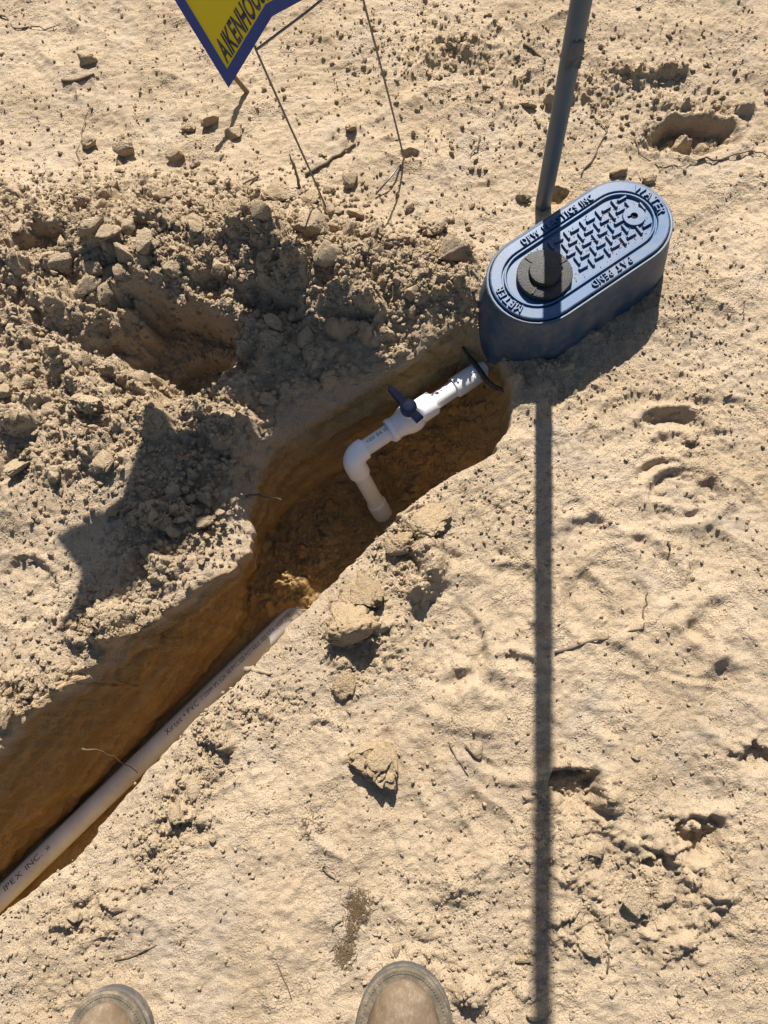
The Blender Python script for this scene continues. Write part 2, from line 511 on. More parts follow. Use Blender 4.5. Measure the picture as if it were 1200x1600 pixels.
_ra = np.random.default_rng(21)
for _ in range(34):
    _px = _ra.uniform(640, 1190); _py = _ra.uniform(650, 1240)
    _a = _ra.uniform(0, 6.28)
    ARCS.append(((_px, _py), _ra.uniform(35, 150), _ra.uniform(5, 11), _a, _a + _ra.uniform(.5, 1.9), _ra.uniform(.0018, .0046)))
for _ in range(8):
    _px = _ra.uniform(360, 760); _py = _ra.uniform(1140, 1500)
    _a = _ra.uniform(0, 6.28)
    ARCS.append(((_px, _py), _ra.uniform(30, 90), _ra.uniform(5, 9), _a, _a + _ra.uniform(.5, 1.6), _ra.uniform(.001, .003)))


def mound(x, y):
    h = np.zeros_like(x)
    for (p, sx, sy, a) in MOUND:
        h = h + a * gauss(x, y, gpt(*p, .02), sx * PX, sy * PX)
    return h


def top_z(x, y, fine=True):
    h = 0.010 * noise2(x * 1.7 + 3, y * 1.7, 1) + 0.006 * noise2(x * 6, y * 6 + 9, 2)
    near = 1 - sstep(2.2, 4, np.hypot(x, y))
    h = h * near + 0.10 * noise2(x * .15, y * .15, 3) * (1 - near)
    lw = lumpy_w(x, y)
    h = h + mound(x, y)
    k = PX
    h = h - 0.026 * gauss(x, y, gpt(772, 572), 34 * k, 26 * k)
    # hollow dug into the heap, and smaller ones
    h = h + hole(x, y, gpt(265, 545, .02), 150 * k, 100 * k, -.12, .088) + hole(x, y, gpt(300, 580, .0), 100 * k, 60 * k, .2, .026)
    h = h + hole(x, y, gpt(430, 470, .03), 70 * k, 50 * k, .1, .026) + hole(x, y, gpt(75, 400, .04), 70 * k, 55 * k, .0, .028) + hole(x, y, gpt(330, 445, .04), 50 * k, 30 * k, .0, .018)
    # hollows in the flat ground
    h = h + hole(x, y, gpt(1092, 205), 95 * k, 42 * k, -.08, .034)
    h = h + hole(x, y, gpt(905, 1240), 42 * k, 36 * k, .2, .022) + hole(x, y, gpt(935, 1265), 25 * k, 25 * k, .2, .012)
    h = h + hole(x, y, gpt(1080, 1305), 55 * k, 38 * k, .0, .018) + hole(x, y, gpt(1185, 1190), 28 * k, 24 * k, .0, .013)
    h = h + hole(x, y, gpt(1050, 1345), 45 * k, 13 * k, .25, .010)
    h = h + hole(x, y, gpt(868, 302), 26 * k, 18 * k, .0, .012)
    h = h + hole(x, y, gpt(640, 246), 24 * k, 14 * k, .0, .010) 
    # boot prints
    h = h + boot_print(x, y, gpt(1082, 525), 70 * k, 85 * k, .3, .006, 3)
    h = h + boot_print(x, y, gpt(1052, 668), 60 * k, 38 * k, .0, .007, 2)
    h = h + boot_print(x, y, gpt(1066, 775), 60 * k, 50 * k, -.1, .007, 3)
    h = h + boot_print(x, y, gpt(40, 925), 55 * k, 65 * k, .2, .006, 4)
    h = h + boot_print(x, y, gpt(800, 930), 50 * k, 100 * k, .5, .005, 4)
    h = h + boot_print(x, y, gpt(950, 930), 55 * k, 75 * k, -.5, .005, 4)
    h = h + boot_print(x, y, gpt(700, 1000), 60 * k, 85 * k, .1, .007, 1)
    for (p, R, w, a0, a1, amp) in ARCS:
        h = h + arc(x, y, gpt(*p), R * k, w * k, a0, a1, amp * .85)
    if not fine:
        return h
    # scuffed sand: stretched, warped ridges
    wx = x + 0.05 * noise2(x * 4, y * 4, 61); wy = y + 0.05 * noise2(x * 4 + 7, y * 4, 62)
    rid = 1 - np.abs(noise2(wx * 13 + wy * 5, wy * 9 - wx * 3, 63))
    h = h + 0.0078 * (rid ** 3 - .4) * sstep(-.3, .4, noise2(x * 2.6, y * 2.6, 64)) * near
    h = h + near * (0.0044 * fbm2(x * 17, y * 17, 11, 3) + 0.0017 * fbm2(x * 80, y * 80, 14, 3, .65))
    sc_ = noise2((x * .8 + y * .6) * 60, (y * .8 - x * .6) * 9, 68) * sstep(.0, .5, noise2(x * 5, y * 5, 69))
    h = h + near * 0.0016 * sc_
    # loose lumps
    big = lw ** 1.4 * sstep(.2, .85, lw)
    h = h + big * (0.75 * domes(x, y, 0.085, 20, 0.40) + 0.9 * domes(x, y, 0.050, 21, 0.55) + 0.008 * fbm2(x * 24, y * 24, 25, 4))
    h = h + lw * (0.85 * domes(x, y, 0.022, 22, 0.7) + 0.8 * domes(x, y, 0.0115, 23, 0.75) + 0.7 * domes(x, y, 0.0065, 24, 0.75))
    # stray grains over everything, in drifts
    dr = sstep(-.25, .45, noise2(x * 7, y * 7, 66))
    h = h + near * (0.6 * domes(x, y, 0.022, 26, 0.25, .05, .16) + (.25 + .75 * dr) * 0.55 * domes(x, y, 0.0095, 27, 0.40, .1, .30))
    return h


def build_ground():
    ys = [-0.47]
    while ys[-1] < 1.36:
        ys.append(ys[-1] + 0.00195)
    far = [ys[-1] + 0.004 * (1.36 ** k - 1) / .36 for k in range(1, 29)]
    back = [-0.47 - 0.004 * (1.36 ** k - 1) / .36 for k in range(1, 29)]
    ys = np.array(back[::-1] + ys + far)
    ny = len(ys)
    a, b_, c, d = lx(LL, ys), lx(LB, ys), lx(RL, ys) - 0.012, lx(RL, ys)
    live = 1 - sstep(0.50, 0.575, ys); live = live * sstep(-2.7, -2.2, ys)
    # ragged edges
    f = live
    jag = 0.011 * noise2(ys * 12, ys * 0, 71) + 0.009 * noise2(ys * 40, ys * 0, 72) + 0.0045 * noise2(ys * 110, ys * 0, 73)
    jagr = 0.006 * noise2(ys * 12, ys * 0 + 5, 74) + 0.0040 * noise2(ys * 45, ys * 0 + 5, 75) + 0.0025 * noise2(ys * 120, ys * 0, 76)
    a = a + jag * f; b_ = b_ + 0.6 * jag * f; d = d + jagr * f; c = c + jagr * f
    nL, nR, nW, nF, nV = 250, 350, 70, 84, 26
    yv = np.clip((ys + .47) / 1.83, 0, 1.1)
    vl = np.minimum(-(0.60 + 0.32 * yv), a - 0.15); vr = np.maximum(0.42 + 0.18 * yv, d + 0.12)
    geo = 0.003 * (1.5 ** np.arange(1, 23) - 1) / .5
    geo = geo / geo[-1] * 70
    cols = []; T = []; K = []
    X = np.concatenate([
        vl[:, None] - geo[::-1][None, :],
        vl[:, None] + (a - vl)[:, None] * np.linspace(0, 1, nL)[None, :],
    ], 1)
    nl_tot = X.shape[1]
    tw = np.linspace(0, 1, nW + 1)[1:]
    tf = np.linspace(0, 1, nF + 1)[1:]
    tv = np.linspace(0, 1, nV + 1)[1:]
    XW = a[:, None] + (b_ - a)[:, None] * sstep(-.1, 1.0, tw)[None, :]
    XF = b_[:, None] + (c - b_)[:, None] * tf[None, :]
    XV = c[:, None] + (d - c)[:, None] * tv[None, :]
    XR = np.concatenate([d[:, None] + (vr - d)[:, None] * np.linspace(0, 1, nR)[None, 1:], vr[:, None] + geo[None, :]], 1)
    X = np.concatenate([X, XW, XF, XV, XR], 1)
    nx = X.shape[1]
    Y = np.repeat(ys[:, None], nx, 1)
    i1, i2, i3, i4 = nl_tot, nl_tot + nW, nl_tot + nW + nF, nl_tot + nW + nF + nV
    Zt = top_z(X.ravel(), Y.ravel()).reshape(X.shape)
    # rounded, worn lips
    dl = np.maximum(a[:, None] - X, 0); dr = np.maximum(X - d[:, None], 0)
    pit = sstep(0.17, 0.24, ys)
    wid = (0.008 + 0.026 * pit)[:, None]
    pit = pit * (1 - .75 * sstep(.44, .52, ys))
    roll = (0.007 + 0.026 * pit)[:, None] * np.exp(-dl / wid) * live[:, None] * (X <= a[:, None] + 1e-9)
    rollr = 0.009 * np.exp(-dr / 0.012) * live[:, None] * (X >= d[:, None] - 1e-9)
    # the heap dies out towards the cut
    Z = Zt - roll - rollr
    zl = Z[:, i1 - 1]; zr = Z[:, i4 - 1]
    zf_l = floor_z(b_, ys); zf_r = floor_z(c, ys)
    L = live[:, None]
    Zw = zl[:, None] + (zf_l - zl)[:, None] * tw[None, :]
    Zf = floor_z(X[:, i2:i3].ravel(), Y[:, i2:i3].ravel()).reshape(ny, nF)
    Zv = zf_r[:, None] + (zr - zf_r)[:, None] * tv[None, :]
    Zf[:, -1] = zf_r
    Z[:, i1:i2] = Z[:, i1:i2] * (1 - L) + Zw * L
    Z[:, i2:i3] = Z[:, i2:i3] * (1 - L) + Zf * L
    Z[:, i3:i4] = Z[:, i3:i4] * (1 - L) + Zv * L
    # relief of the cut faces, pushed out along the wall normal
    nrm = np.array([0.74, -0.67])
    along = X[:, i1:i2] * 0.67 + Y[:, i1:i2] * 0.74
    zz = Z[:, i1:i2]
    win = np.sin(np.pi * np.clip(tw, 0, 1)) ** 0.6
    ca, sa = math.cos(0.14), math.sin(0.14)
    s1 = along * ca + zz * sa; s2 = -along * sa + zz * ca
    disp = (0.008 * noise2(s1 * 7, s2 * 20, 81) + 0.0050 * noise2(s1 * 12, s2 * 60, 82) + 0.0030 * noise2(s1 * 28, s2 * 150, 83)
            + 0.004 * fbm2(along * 22, zz * 26, 84, 4) - 0.007 * np.exp(-(noise2(s1 * 3.2, s2 * 13, 86) / .06) ** 2)
            + 0.006 * np.maximum(0, noise2(along * 34, zz * 40, 88)) ** 1.5 - 0.006 * np.maximum(0, noise2(along * 26 + 9, zz * 44, 90)) ** 2
            + 0.0022 * fbm2(along * 80, zz * 80, 94, 3, .6))
    disp = disp * win[None, :] * L
    X[:, i1:i2] += nrm[0] * disp; Y[:, i1:i2] += nrm[1] * disp
    # soil colour: r = orange-brown subsoil, g = freshly dug loose soil
    clay = np.zeros_like(X)
    ridx = noise2(along * 8, zz * 8, 87)
    clay[:, i1:i2] = sstep(.02, .22, tw[None, :] + 0.10 * ridx) * L
    clay[:, i2:i4] = L
    clay[:, i3:i4] = (1 - sstep(.6, 1, tv))[None, :] * L
    pbase = gpt(868, 302)
    clay = np.maximum(clay, 0.75 * gauss(X, Y, pbase, .020, .013))
    lw = lumpy_w(X.ravel(), Y.ravel()).reshape(X.shape)
    hol = np.clip(-hole(X.ravel(), Y.ravel(), gpt(265, 545, .02), 150 * PX, 95 * PX, -.15, 1.0).reshape(X.shape), 0, 1)
    clay = np.maximum(clay, 0.06 * hol)
    clay = np.maximum(clay, 0.5 * np.exp(-dl / 0.012) * L * (X <= a[:, None]) * (1 - pit[:, None]))
    col = np.zeros((ny * nx, 4), np.float32)
    col[:, 0] = clay.ravel(); col[:, 1] = np.clip(lw, 0, 1).ravel(); col[:, 3] = 1
    stk_ = np.zeros_like(X); stk_[:, i1:i2] = 0.5 + 0.7 * noise2(s1 * 4, s2 * 55, 85) + 0.45 * noise2(s1 * 11, s2 * 140, 89)
    stk_[:, i2:i4] = 0.35
    col[:, 2] = np.clip(stk_, 0, 1).ravel()
    V = np.stack([X.ravel(), Y.ravel(), Z.ravel()], 1)
    idx = np.arange(ny * nx).reshape(ny, nx)
    F = np.stack([idx[:-1, :-1].ravel(), idx[:-1, 1:].ravel(), idx[1:, 1:].ravel(), idx[1:, :-1].ravel()], 1)
    me = mesh_np('ground', V, F, True)
    ca_ = me.color_attributes.new('soil', 'FLOAT_COLOR', 'POINT')
    ca_.data.foreach_set('color', col.ravel())
    o = mobj('ground', me, M_soil)
    tag(o, kind='structure')
    return o


ground = build_ground()


def surf(x, y):
    """surface height at arrays x, y (top of ground, or trench floor)"""
    x = np.atleast_1d(np.asarray(x, float)); y = np.atleast_1d(np.asarray(y, float))
    z = top_z(x, y)
    inside = (x > lx(LL, y)) & (x < lx(RL, y)) & (y < 0.54) & (y > -2.5)
    return np.where(inside, floor_z(x, y), z), inside


def on_ground(px, py):
    """point of the ground surface seen at a photograph pixel (a few fixed-point steps)"""
    z = 0.0
    for _ in range(6):
        p = at(px, py, z)
        z = 0.5 * z + 0.5 * float(surf(p[0], p[1])[0][0])
    p = at(px, py, z); p[2] = float(surf(p[0], p[1])[0][0])
    return p


def ico(sub):
    bm = bmesh.new(); bmesh.ops.create_icosphere(bm, subdivisions=sub, radius=1.0)
    v = np.array([p.co[:] for p in bm.verts]); f = np.array([[q.index for q in t.verts] for t in bm.faces])
    bm.free(); return v, f


ICO = {k: ico(k) for k in (1, 2, 3, 4, 5)}


def rock(sub, seed, rough=1.0, cuts=4, flat=0.75, lumpy=0.0):
    r = np.random.default_rng(seed)
    v, f = ICO[sub]
    o = r.uniform(-50, 50, 3)
    k = 1 + rough * (.30 * noise3(v * 1.3 + o, seed) + .16 * noise3(v * 2.9 + o, seed + 1) + .07 * noise3(v * 6.5 + o, seed + 2))
    if sub >= 3: k = k + rough * .07 * noise3(v * 10 + o, seed + 3) + lumpy * (np.abs(noise3(v * 4.5 + o, seed + 4)) * .22 - .08)
    if sub >= 4: k = k + rough * (.06 * noise3(v * 17 + o, seed + 5) + .035 * noise3(v * 32 + o, seed + 6))
    if sub >= 5: k = k + rough * .022 * noise3(v * 60 + o, seed + 7)
    v = v * k[:, None]
    for _ in range(cuts):
        n = r.normal(size=3); n /= np.linalg.norm(n); d = r.uniform(.40, .75)
        e = np.maximum(v @ n - d, 0); v = v - n * (e * .80)[:, None]
    v = v * np.array([1, r.uniform(.65, .95), flat * r.uniform(.8, 1.1)])
    return v, f


# ---------------------------------------------------------------- meter box
BS = 0.42                                     # the box is drawn at a larger size and scaled to its real one
BZ = 0.205                                    # lid top, in box units
bc = np.array([0.1788, 0.6163]); bang = math.radians(35.5)
BL_, BW_ = 0.664, 0.316
box = empty('meter_box', (bc[0], bc[1], 0.0), bang)
box.scale = (BS, BS, BS)
tag(box, 'blue plastic oval water meter box with lettered treaded lid at trench end', 'meter box')


def stadium(Ln, Wn, z, n=20):
    r = Wn / 2; h = Ln / 2 - r
    pts = []
    for k in range(n + 1):
        a = -math.pi / 2 + math.pi * k / n; pts.append((h + r * math.cos(a), r * math.sin(a), z))
    for k in range(n + 1):
        a = math.pi / 2 + math.pi * k / n; pts.append((-h + r * math.cos(a), r * math.sin(a), z))
    return pts


def st_rings(profile, name, mat, parent, cap0=False, cap1=False):
    o = mobj(name, loft(name, [stadium(BL_ + g, BW_ + g, z) for g, z in profile], cap0, cap1, deg=14), mat, parent)
    return o


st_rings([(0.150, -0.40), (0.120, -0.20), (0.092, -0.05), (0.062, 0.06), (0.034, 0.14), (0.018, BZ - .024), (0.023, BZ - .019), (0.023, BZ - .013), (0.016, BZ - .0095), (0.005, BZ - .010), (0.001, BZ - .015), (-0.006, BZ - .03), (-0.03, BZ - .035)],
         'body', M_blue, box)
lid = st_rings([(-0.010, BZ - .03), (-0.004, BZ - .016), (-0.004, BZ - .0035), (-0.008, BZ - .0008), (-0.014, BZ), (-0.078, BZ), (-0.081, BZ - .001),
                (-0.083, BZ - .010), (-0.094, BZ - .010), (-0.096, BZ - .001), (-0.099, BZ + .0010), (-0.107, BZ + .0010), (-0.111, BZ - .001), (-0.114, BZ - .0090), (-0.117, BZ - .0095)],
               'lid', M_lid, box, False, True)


def box_local(px, py, z=BZ):
    p = (at(px, py, z * BS)[:2] - bc) / BS
    c, s = math.cos(bang), math.sin(bang)
    return np.array([p[0] * c + p[1] * s, -p[0] * s + p[1] * c])


_glyphs = {}


def glyph(ch, bold=0.018, extrude=0.0):
    key = (ch, bold, extrude)
    if key in _glyphs: return _glyphs[key]
    cu = bpy.data.curves.new('glyph', 'FONT'); cu.body = ch; cu.size = 1.0
    cu.offset = bold; cu.extrude = extrude; cu.resolution_u = 3
    ob = bpy.data.objects.new('glyph', cu)
    scene.collection.objects.link(ob)
    bpy.context.view_layer.update()
    dg = bpy.context.evaluated_depsgraph_get()
    me = ob.evaluated_get(dg).to_mesh()
    bm = bmesh.new(); bm.from_mesh(me)
    ob.evaluated_get(dg).to_mesh_clear()
    bmesh.ops.remove_doubles(bm, verts=bm.verts[:], dist=1e-5)
    xs = [v.co.x for v in bm.verts] or [0, .3]
    w = max(xs); x0 = min(xs)
    scene.collection.objects.unlink(ob); bpy.data.objects.remove(ob); bpy.data.curves.remove(cu)
    _glyphs[key] = (bm, x0, w)
    return _glyphs[key]


def text_layout(s, space=0.10, blank=0.35):
    """list of (char, x offset) and total width in em units (cap height about 0.73)"""
    out = []; x = 0
    for ch in s:
        if ch == ' ': x += blank; continue
        bm, x0, w = glyph(ch)
        out.append((ch, x - x0)); x += (w - x0) + space
    return out, x - space


def text_object(name, s, mapper, mat, parent, extrude=0.0, cuts=0, space=0.10, blank=0.35, bold=0.018):
    """mapper((n,3) em coords) -> (n,3)"""
    lay, wtot = text_layout(s, space, blank)
    vs = []; fs = []
    for ch, ox in lay:
        bm, _, _ = glyph(ch, bold, extrude)
        b2 = bm.copy()
        for k in range(cuts):
            yy = -0.05 + 0.85 * (k + 0.5) / cuts
            g = b2.verts[:] + b2.edges[:] + b2.faces[:]
            bmesh.ops.bisect_plane(b2, geom=g, plane_co=(0, yy, 0), plane_no=(0, 1, 0))
        b2.verts.index_update()
        base = len(vs)
        for v in b2.verts: vs.append((v.co.x + ox, v.co.y, v.co.z))
        for f in b2.faces: fs.append([base + v.index for v in f.verts])
        b2.free()
    P = mapper(np.array(vs), wtot)
    me = mesh_np(name, P, fs, False)
    return mobj(name, me, mat, parent)


def lid_text(s, xc, side, hgt, stretch=1.0):
    """straight word on the long side; side=+1 far side, -1 near side; tops point outwards"""
    def mp(v, w):
        sc = hgt / 0.73
        u = (v[:, 0] - w / 2) * sc * stretch; t = (v[:, 1] - 0.365) * sc
        return np.stack([xc + side * u, side * (BW_ / 2 - 0.0245) + side * t, BZ + 0.0022 + v[:, 2] * 0.045], 1)
    text_object('raised_lettering', s, mp, M_lid, lid, extrude=0.11, space=0.17, blank=0.42, bold=0.004)


def lid_arc_text(s, end, ang, hgt, stretch=1.0):
    h = (BL_ / 2 - BW_ / 2) * end; R = BW_ / 2 - 0.0245

    def mp(v, w):
        sc = hgt / 0.73
        u = (v[:, 0] - w / 2) * sc * stretch; t = (v[:, 1] - 0.365) * sc
        a = ang - u / R
        return np.stack([h + (R + t) * np.cos(a), (R + t) * np.sin(a), BZ + 0.0022 + v[:, 2] * 0.045], 1)
    text_object('raised_lettering', s, mp, M_lid, lid, extrude=0.11, space=0.17, blank=0.42, bold=0.004)


a_ = box_local(818, 380); b_ = box_local(922, 308)
lid_text('DFW PLASTICS INC', (a_[0] + b_[0]) / 2, 1, 0.0235, 0.86)
a_ = box_local(990, 403); b_ = box_local(922, 450)
lid_text('PAT PEND', (a_[0] + b_[0]) / 2, -1, 0.0235, 0.9)
pw = box_local(1016, 312); pm = box_local(795, 468)
hh = BL_ / 2 - BW_ / 2
lid_arc_text('WATER', 1, math.atan2(pw[1], pw[0] - hh), 0.028, 0.9)
lid_arc_text('METER', -1, math.atan2(pm[1], pm[0] + hh), 0.028, 0.9)

# reader cap
cp = box_local(851, 428, BZ + .01)


def disc_mesh(name, prof, n=48):
    rings = [[(r * math.cos(2 * math.pi * k / n), r * math.sin(2 * math.pi * k / n), z) for k in range(n)] for r, z in prof]
    return loft(name, rings, True, True)


cap = mobj('reader_cap', disc_mesh('reader_cap', [(.088, -.009), (.091, -.005), (.091, .009), (.089, .0135), (.083, .0150), (.054, .0165), (.053, .0150), (.0525, .0165), (.052, .029), (.050, .0325), (.042, .0335)]), M_cap, box)
cap.location = (cp[0], cp[1], BZ)
cap["label"] = 'black round reader cap'
for k, an in enumerate((math.radians(205), math.radians(-2), math.radians(100))):
    bx = [(0.058, -.0030, 0), (.086, -.0030, 0), (.086, .0030, 0), (.058, .0030, 0)]
    r0 = [(x, y, .0148) for x, y, z in bx]; r1 = [(x, y, .0185) for x, y, z in bx]
    rb = mobj('rib', loft('rib', [r0, r1], False, True), M_cap, cap)
    rb.rotation_euler = (0, 0, an)

# key boss with keyhole
kp = box_local(991, 337)


def keyhole_mesh():
    n = 40
    outer = [(.030 * math.cos(2 * math.pi * k / n), .030 * math.sin(2 * math.pi * k / n)) for k in range(n)]
    inn = []
    for k in range(25):
        a = math.radians(68) - math.radians(316) * k / 24
        inn.append((.0105 * math.cos(a), .0105 * math.sin(a)))
    inn = [(.0045, .019)] + inn + [(-.0045, .019)]
    bm = bmesh.new()
    vo = [bm.verts.new((x, y, .0045)) for x, y in outer]; vi = [bm.verts.new((x, y, .0045)) for x, y in inn]
    ed = [bm.edges.new((vo[i], vo[(i + 1) % n])) for i in range(n)]
    ed += [bm.edges.new((vi[i], vi[(i + 1) % len(vi)])) for i in range(len(vi))]
    bmesh.ops.triangle_fill(bm, edges=ed, use_beauty=True)
    for loop in (vo, vi):
        lo = [bm.verts.new((v.co.x * (1.06 if loop is vo else 1), v.co.y * (1.06 if loop is vo else 1), -.0005)) for v in loop]
        for i in range(len(loop)):
            j = (i + 1) % len(loop)
            bm.faces.new((loop[i], loop[j], lo[j], lo[i]))
    bmesh.ops.recalc_face_normals(bm, faces=bm.faces[:])
    me = bpy.data.meshes.new('key_boss'); bm.to_mesh(me); bm.free()
    return me, inn


km, inn = keyhole_mesh()
boss = mobj('key_boss', km, M_lid, box); boss.location = (kp[0], kp[1], BZ - .0095); boss.scale = (1.2, 1.2, 2.2); boss.rotation_euler = (0, 0, math.radians(70))
kh = mobj('keyhole_shade', mesh_np('keyhole_shade', [(x * .99, y * .99, 0.0006) for x, y in inn], [list(range(len(inn)))], False), M_key, boss)  # black face painting the dark inside the open hole

# tread bars on the recessed panel (raised herringbone)
bar_pts = [(-.0165, -.0042), (.0165, -.0042), (.0165, .0042), (-.0165, .0042)]
bar_me = loft('tread_bar', [[(x, y, 0) for x, y in bar_pts], [(x * .95, y * .85, .0082) for x, y in bar_pts], [(x * .90, y * .62, .0095) for x, y in bar_pts]], False, True)
bar_me.materials.append(M_lid)
hp = BL_ / 2 - BW_ / 2; rin = BW_ / 2 - 0.066
step = 0.0330
for i in range(-14, 15):
    for j in range(-6, 7):
        x = i * step * 1.0; y = j * step * 0.98 + 0.004
        orient = (i + j) % 2
        e = max(abs(x) - hp, 0)
        if math.hypot(e, y) > rin: continue
        if math.hypot(x - cp[0], y - cp[1]) < .106: continue
        if math.hypot(x - kp[0], y - kp[1]) < .046: continue
        if x < cp[0]: continue
        b = bpy.data.objects.new('tread_bar', bar_me); link(b, lid)
        b.location = (x, y, BZ - .0097)
        b.rotation_euler = (0, 0, math.radians(-5) if orient else math.radians(85))
# wind-blown grit lying on the lid
gv = []; gf = []
gr_, gfc = rock(1, 77, cuts=3)
for _ in range(420):
    x = rng.uniform(cp[0], hp + rin); y = rng.uniform(-rin, rin)
    if math.hypot(max(abs(x) - hp, 0), y) > rin or math.hypot(x - cp[0], y - cp[1]) < .096: continue
    r_ = rng.uniform(.0008, .0026)
    gf.append(gfc + len(gv) * len(gr_)); gv.append(gr_ * r_ + np.array([x, y, BZ - .009 + r_ * .5]))
grit = mobj('grit', mesh_np('grit', np.concatenate(gv), np.concatenate(gf)), M_tawny, lid)
grit["kind"] = "stuff"
# black torn plastic at the pipe entry
pts = []
for (px, py, z) in [(722, 542, -.028), (733, 557, -.036), (747, 575, -.042), (758, 592, -.046), (771, 604, -.044), (787, 610, -.040), (800, 609, -.036)]:
    pts.append(at(px, py, z))
gm = tube('gasket', pts, [.002, .0032, .0042, .0046, .0042, .0036, .002], 8)
gk = mobj('pipe_gasket', gm, M_black)
tag(gk, 'torn black plastic strip around the pipe entry under the blue box', 'gasket')

# ---------------------------------------------------------------- white pipe with valve
PZ = -0.060
ax0 = at(548, 715, PZ); ax1 = at(735, 590, PZ)
axd = Vector(ax1 - ax0); axd.normalize()
ax0v = Vector(ax0)


def s_of(px, py, z=PZ): return float((Vector(at(px, py, z)) - ax0v).dot(axd))


riser = empty('valve_pipe', tuple(ax0))
tag(riser, 'white PVC pipe with ball valve and elbow running into the meter box', 'pipe')


def local_mesh_tube(pts, rad, seg=28): return sharp(tube('t', [Vector(p) - ax0v for p in pts], rad, seg), 30)


def P_(s, off=0.0): return ax0v + axd * s + Vector((0, 0, off))


def profile(name, prof, mat, parent=None):
    """revolved part about the pipe axis: prof = [(s, r)]"""
    return mobj(name, local_mesh_tube([P_(s) for s, r in prof], [r for s, r in prof]), mat, riser if parent is None else parent)


sE = s_of(570, 700); sV0 = s_of(607, 673); sV1 = s_of(677, 630); sC0 = s_of(711, 607); sC1 = s_of(733, 590)
R1 = 0.01335
profile('pipe', [(sE - .02, R1), (sV0 + .02, R1)], M_pvc)
profile('pipe', [(sV1 - .02, R1), (sC0 + .02, R1)], M_pvc)
profile('coupling', [(sC0, 0.01344), (sC0, 0.01640), (sC0 + .0015, 0.01696), (sC1 + .016, 0.01696), (sC1 + .0172, 0.01640), (sC1 + .0172, 0.01336), (sC1 + .03, 0.01336)], M_pvc)
vm = (sV0 + sV1) / 2
hw = (sV1 - sV0) / 2
vb = profile('valve_body', [(sV0, 0.01360), (sV0, 0.01880), (sV0 + .0015, 0.01960), (sV0 + .008, 0.01960), (sV0 + .0092, 0.01800), (sV0 + .014, 0.01824), (vm - .0175, 0.02000),
                            (vm - .011, 0.02280), (vm - .004, 0.02416), (vm + .003, 0.02416), (vm + .009, 0.02280), (vm + .0137, 0.02000), (vm + .0140, 0.01960), (sV1 - .0015, 0.01960), (sV1, 0.01880), (sV1, 0.01360)], M_fit)
# stem and handle
up = Vector((0, 0, 1))
hc = P_(vm - .002, .0)
stem = mobj('stem', sharp(tube('stem', [hc - ax0v + up * .016, hc - ax0v + up * .032], .0105, 24)), M_fit, riser)
hd = Vector(at(604, 597, PZ + .045)) - Vector(at(636, 630, PZ + .045)); hd.z = 0; hd.normalize()
hs = Vector((-hd.y, hd.x, 0))


def lever(name, d0, d1, w0, w1, z0, z1, h0, h1):
    o = hc - ax0v
    rings = []
    for d, w, z, h in ((d0, w0, z0, h0), (d0 + (d1 - d0) * .5, (w0 + w1) / 2, (z0 + z1) / 2, (h0 + h1) / 2), (d1 - .002, w1, z1, h1), (d1, w1 * .75, z1 + .001, h1 * .75)):
        c = o + hd * d
        rings.append([tuple(c + hs * sx * w + up * (z + sz * h)) for sx, sz in ((-1, 0), (1, 0), (1, .75), (.8, 1), (-.8, 1), (-1, .75))])
    return mobj(name, loft(name, rings), M_navy, handle)


handle = mobj('handle', sharp(tube('handle', [hc - ax0v + up * z for z in (.032, .033, .044, .0465, .0475)], [.0120, .0130, .0130, .0120, .0095], 28)), M_navy, riser)
hsheen = mobj('handle_sheen', sharp(tube('handle_sheen', [hc - ax0v + up * z for z in (.0470, .0482, .0488)], [.0078, .0078, .0068], 24)), M_navyl, handle)  # paler disc paints the sky reflection on top of the hub
lever('lever', .010, .044, .0068, .0050, .0355, .0390, .0095, .0080)
lever('stub', -.009, -.0235, .0066, .0070, .0350, .0340, .0100, .0110)
# elbow and falling leg
leg_dir = Vector((0.44, -0.484, -0.755)); leg_dir = (leg_dir - axd * leg_dir.dot(axd)).normalized()
ec = P_(0.0)
leg_end_px = Vector(at(591, 815, -.205))
ld = (leg_end_px - ec); ld = (ld - axd * ld.dot(axd)).normalized()
arcp = []; arcr = []
Rb = 0.020
sock = 0.0174
arcp.append(P_(sE)); arcr.append(.0134)
arcp.append(P_(sE)); arcr.append(sock - .0012)
arcp.append(P_(sE - .0012)); arcr.append(sock)
for k in range(11):
    a = math.pi / 2 * k / 10
    arcp.append(ec + axd * (Rb * (1 - math.sin(a))) + ld * (Rb * (1 - math.cos(a)))); arcr.append(sock * (1 + .03 * math.sin(2 * a)))
arcp.append(ec + ld * .0385); arcr.append(sock)
arcp.append(ec + ld * .0395); arcr.append(sock - .0012)
arcp.append(ec + ld * .0395); arcr.append(.0134)
mobj('elbow', local_mesh_tube(arcp, arcr, 32), M_fit, riser)
mobj('pipe', local_mesh_tube([ec + ld * .03, ec + ld * .125], R1), M_pvc, riser)
mobj('coupling', local_mesh_tube([ec + ld * .118, ec + ld * .118, ec + ld * .119, ec + ld * .19], [.0134, .0158, .0164, .0164], 28), M_pvc, riser)


